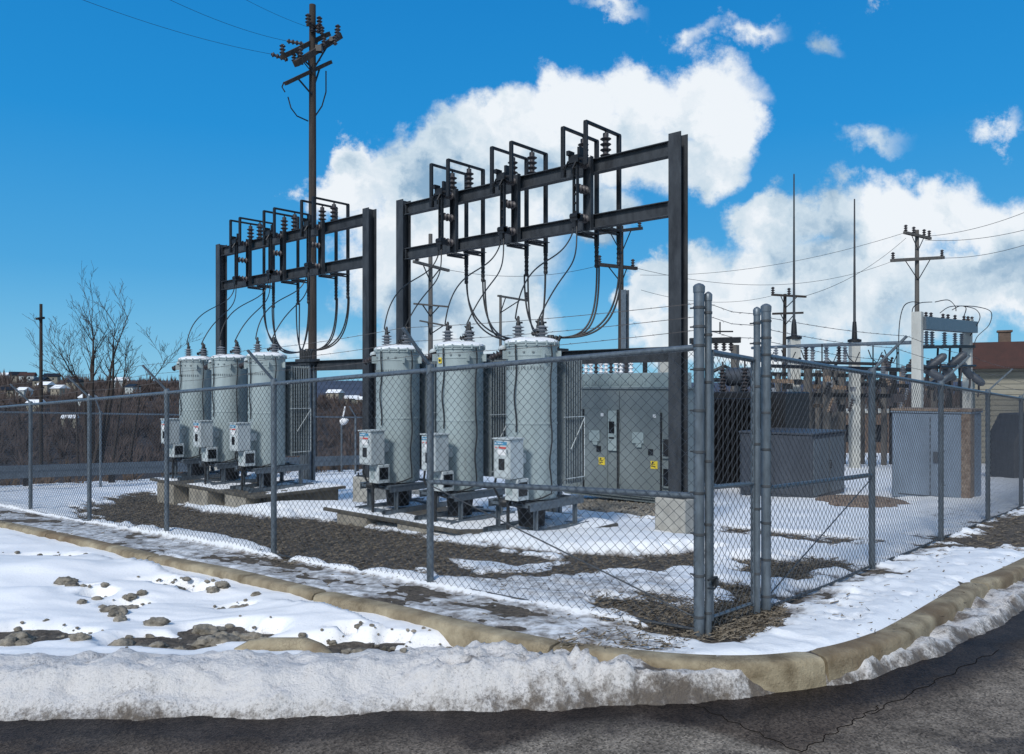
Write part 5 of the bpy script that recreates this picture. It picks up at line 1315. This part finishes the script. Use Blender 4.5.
# ------------------------------------------------------------------ world: sky and clouds
SUN_EL, SUN_AZ = 40, 205       # azimuth measured clockwise from +Y
w = bpy.data.worlds.new('World'); SC.world = w; w.use_nodes = True; nt = w.node_tree; N = nt.nodes; L = nt.links
bg = N['Background']; bg.inputs['Strength'].default_value = .10
sky = N.new('ShaderNodeTexSky'); sky.sky_type = 'NISHITA'; sky.sun_disc = False; sky.sun_elevation = R(SUN_EL); sky.sun_rotation = R(SUN_AZ)
sky.air_density = 1.0; sky.dust_density = .3; sky.ozone_density = 2.5
hsv = N.new('ShaderNodeHueSaturation'); hsv.inputs['Saturation'].default_value = 1.25; hsv.inputs['Value'].default_value = 1.0; hsv.inputs['Hue'].default_value = .485; L.new(sky.outputs[0], hsv.inputs['Color'])
tc = N.new('ShaderNodeTexCoord'); sp = N.new('ShaderNodeSeparateXYZ'); L.new(tc.outputs['Generated'], sp.inputs[0])
def M(op, a, b=None, c=None):
    n = N.new('ShaderNodeMath'); n.operation = op
    for i, v in enumerate((a, b, c)):
        if v is None: continue
        if isinstance(v, (int, float)): n.inputs[i].default_value = v
        else: L.new(v, n.inputs[i])
    return n.outputs[0]
ya = M('MAXIMUM', M('ABSOLUTE', sp.outputs[1]), .05)
u = M('DIVIDE', sp.outputs[0], ya); v_ = M('DIVIDE', sp.outputs[2], ya)
rmp = N.new('ShaderNodeValToRGB'); L.new(sp.outputs[2], rmp.inputs[0])
els = rmp.color_ramp.elements; els[0].position = 0; els[0].color = (2.0,5.6,8.2,1); els[1].position = .14; els[1].color = (.6,3.7,7.4,1)
e2 = els.new(.30); e2.color = (.12,2.8,7.0,1); e3 = els.new(.50); e3.color = (.06,2.15,6.1,1); e4 = els.new(1.0); e4.color = (.10,.8,2.8,1)
smx = N.new('ShaderNodeMix'); smx.data_type = 'RGBA'; smx.inputs['Factor'].default_value = .88; L.new(hsv.outputs[0], smx.inputs['A']); L.new(rmp.outputs[0], smx.inputs['B'])
cb = N.new('ShaderNodeCombineXYZ'); L.new(u, cb.inputs[0]); L.new(v_, cb.inputs[1])
# warp
nzw = N.new('ShaderNodeTexNoise'); nzw.inputs['Scale'].default_value = 7; nzw.inputs['Detail'].default_value = 9; nzw.inputs['Roughness'].default_value = .62; L.new(cb.outputs[0], nzw.inputs['Vector'])
sub = N.new('ShaderNodeVectorMath'); sub.operation = 'SUBTRACT'; L.new(nzw.outputs['Color'], sub.inputs[0]); sub.inputs[1].default_value = (.5,.5,.5)
scl = N.new('ShaderNodeVectorMath'); scl.operation = 'SCALE'; L.new(sub.outputs[0], scl.inputs[0]); scl.inputs['Scale'].default_value = .19
adv = N.new('ShaderNodeVectorMath'); adv.operation = 'ADD'; L.new(cb.outputs[0], adv.inputs[0]); L.new(scl.outputs[0], adv.inputs[1])
def blob(px, py, rx, ry, wgt=1.0):
    mp = N.new('ShaderNodeMapping'); mp.vector_type = 'POINT'
    py = py+5; cx, cy = (px-512)/F, (HY-py)/F; sx, sy = F/rx, F/ry
    mp.inputs['Location'].default_value = (-cx*sx, -cy*sy, 0); mp.inputs['Scale'].default_value = (sx, sy, 0)
    L.new(adv.outputs[0], mp.inputs[0]); ln = N.new('ShaderNodeVectorMath'); ln.operation = 'LENGTH'; L.new(mp.outputs[0], ln.inputs[0])
    return M('MULTIPLY', M('SUBTRACT', 1.0, ln.outputs['Value']), wgt)
BL = [(352,150,34,30),(345,190,42,40),(400,170,60,55),(455,150,60,55),(520,120,62,52),(575,100,55,50),(640,85,62,48),(705,88,58,46),(728,125,34,46),(712,150,48,36),(630,140,85,55),(510,170,115,70),(410,240,85,80),(490,250,95,80),(440,320,80,55),(510,310,55,40),(585,205,45,35),
      (655,292,32,38),(700,278,50,46),(775,222,48,36),(830,215,60,42),(890,225,70,50),(950,215,70,50),(1010,235,70,55),(1080,240,80,70),(760,280,90,65),(860,280,100,60),(960,290,110,50),(720,330,110,45),(1020,300,45,25),
      (200,366,0.1,0.1)]
WI = [(612,4,46,14,.5),(742,24,36,20,.55),(815,32,30,16,.45),(880,148,36,16,.42),(988,108,32,13,.5),(880,-2,26,8,.5),(565,72,16,10,.4),(705,30,20,14,.35),(830,340,80,22,.4),(325,345,60,25,.5),(1000,300,50,25,.5)]
f = None
for b in BL:
    if b[2] < 1: continue
    x = blob(*b); f = x if f is None else M('MAXIMUM', f, x)
for b in WI: f = M('MAXIMUM', f, blob(*b[:4], b[4]*.8))
# unseen noise cloud added behind the camera to whiten the sky fill
fb = N.new('ShaderNodeTexNoise'); fb.inputs['Scale'].default_value = 14; fb.inputs['Detail'].default_value = 8; fb.inputs['Roughness'].default_value = .6; L.new(cb.outputs[0], fb.inputs['Vector'])
back = M('LESS_THAN', sp.outputs[1], .02)
gn = N.new('ShaderNodeTexNoise'); gn.inputs['Scale'].default_value = 2.6; gn.inputs['Detail'].default_value = 7; L.new(tc.outputs['Generated'], gn.inputs['Vector'])
fback = M('MULTIPLY', M('SUBTRACT', gn.outputs['Fac'], .40), 2.2)
mxf = N.new('ShaderNodeMix'); L.new(back, mxf.inputs[0]); L.new(f, mxf.inputs[2]); L.new(fback, mxf.inputs[3]); f = mxf.outputs[0]
f2 = M('ADD', f, M('MULTIPLY', M('SUBTRACT', fb.outputs['Fac'], .5), .75))
mr = N.new('ShaderNodeMapRange'); mr.interpolation_type = 'SMOOTHSTEP'; mr.inputs['From Min'].default_value = -.04; mr.inputs['From Max'].default_value = .42; L.new(f2, mr.inputs['Value'])
# shading inside the cloud: bright tops, blue-grey hollows
sh = N.new('ShaderNodeTexNoise'); sh.inputs['Scale'].default_value = 5.5; sh.inputs['Detail'].default_value = 7; sh.inputs['Roughness'].default_value = .5
mpp = N.new('ShaderNodeMapping'); mpp.inputs['Location'].default_value = (3.1,1.7,0); L.new(adv.outputs[0], mpp.inputs[0]); L.new(mpp.outputs[0], sh.inputs['Vector'])
cr = N.new('ShaderNodeValToRGB'); L.new(sh.outputs['Fac'], cr.inputs[0])
cr.color_ramp.elements[0].position = .38; cr.color_ramp.elements[0].color = (2.6,4.2,5.9,1)
cr.color_ramp.elements[1].position = .56; cr.color_ramp.elements[1].color = (8.6,9.1,9.6,1)
e_ = cr.color_ramp.elements.new(.47); e_.color = (6.0,7.2,8.2,1)
mx = N.new('ShaderNodeMix'); mx.data_type = 'RGBA'; L.new(mr.outputs[0], mx.inputs['Factor']); L.new(smx.outputs['Result'], mx.inputs['A']); L.new(cr.outputs[0], mx.inputs['B'])
L.new(mx.outputs['Result'], bg.inputs['Color'])

# ------------------------------------------------------------------ sun
sl = bpy.data.lights.new('sun', 'SUN'); sl.energy = 2.9; sl.angle = R(10); sl.color = (1,.96,.90)
so = bpy.data.objects.new('sun', sl); COL.objects.link(so)
az = R(SUN_AZ); el = R(SUN_EL); dsun = Vector((math.sin(az)*math.cos(el), math.cos(az)*math.cos(el), math.sin(el)))
so.rotation_euler = (-dsun).to_track_quat('-Z', 'Y').to_euler()

# ------------------------------------------------------------------ camera and view
cam = bpy.data.cameras.new('camera'); co = bpy.data.objects.new('camera', cam); COL.objects.link(co); SC.camera = co
co.location = (0,0,EYE); co.rotation_euler = (R(90),0,0); cam.sensor_width = 36; cam.lens = F/1024*36; cam.shift_y = 11/1024
cam.clip_start = .05; cam.clip_end = 6000
SC.view_settings.view_transform = 'Standard'; SC.view_settings.look = 'None'; SC.view_settings.exposure = 0; SC.view_settings.gamma = 1
SC.render.resolution_x = 1024; SC.render.resolution_y = 754
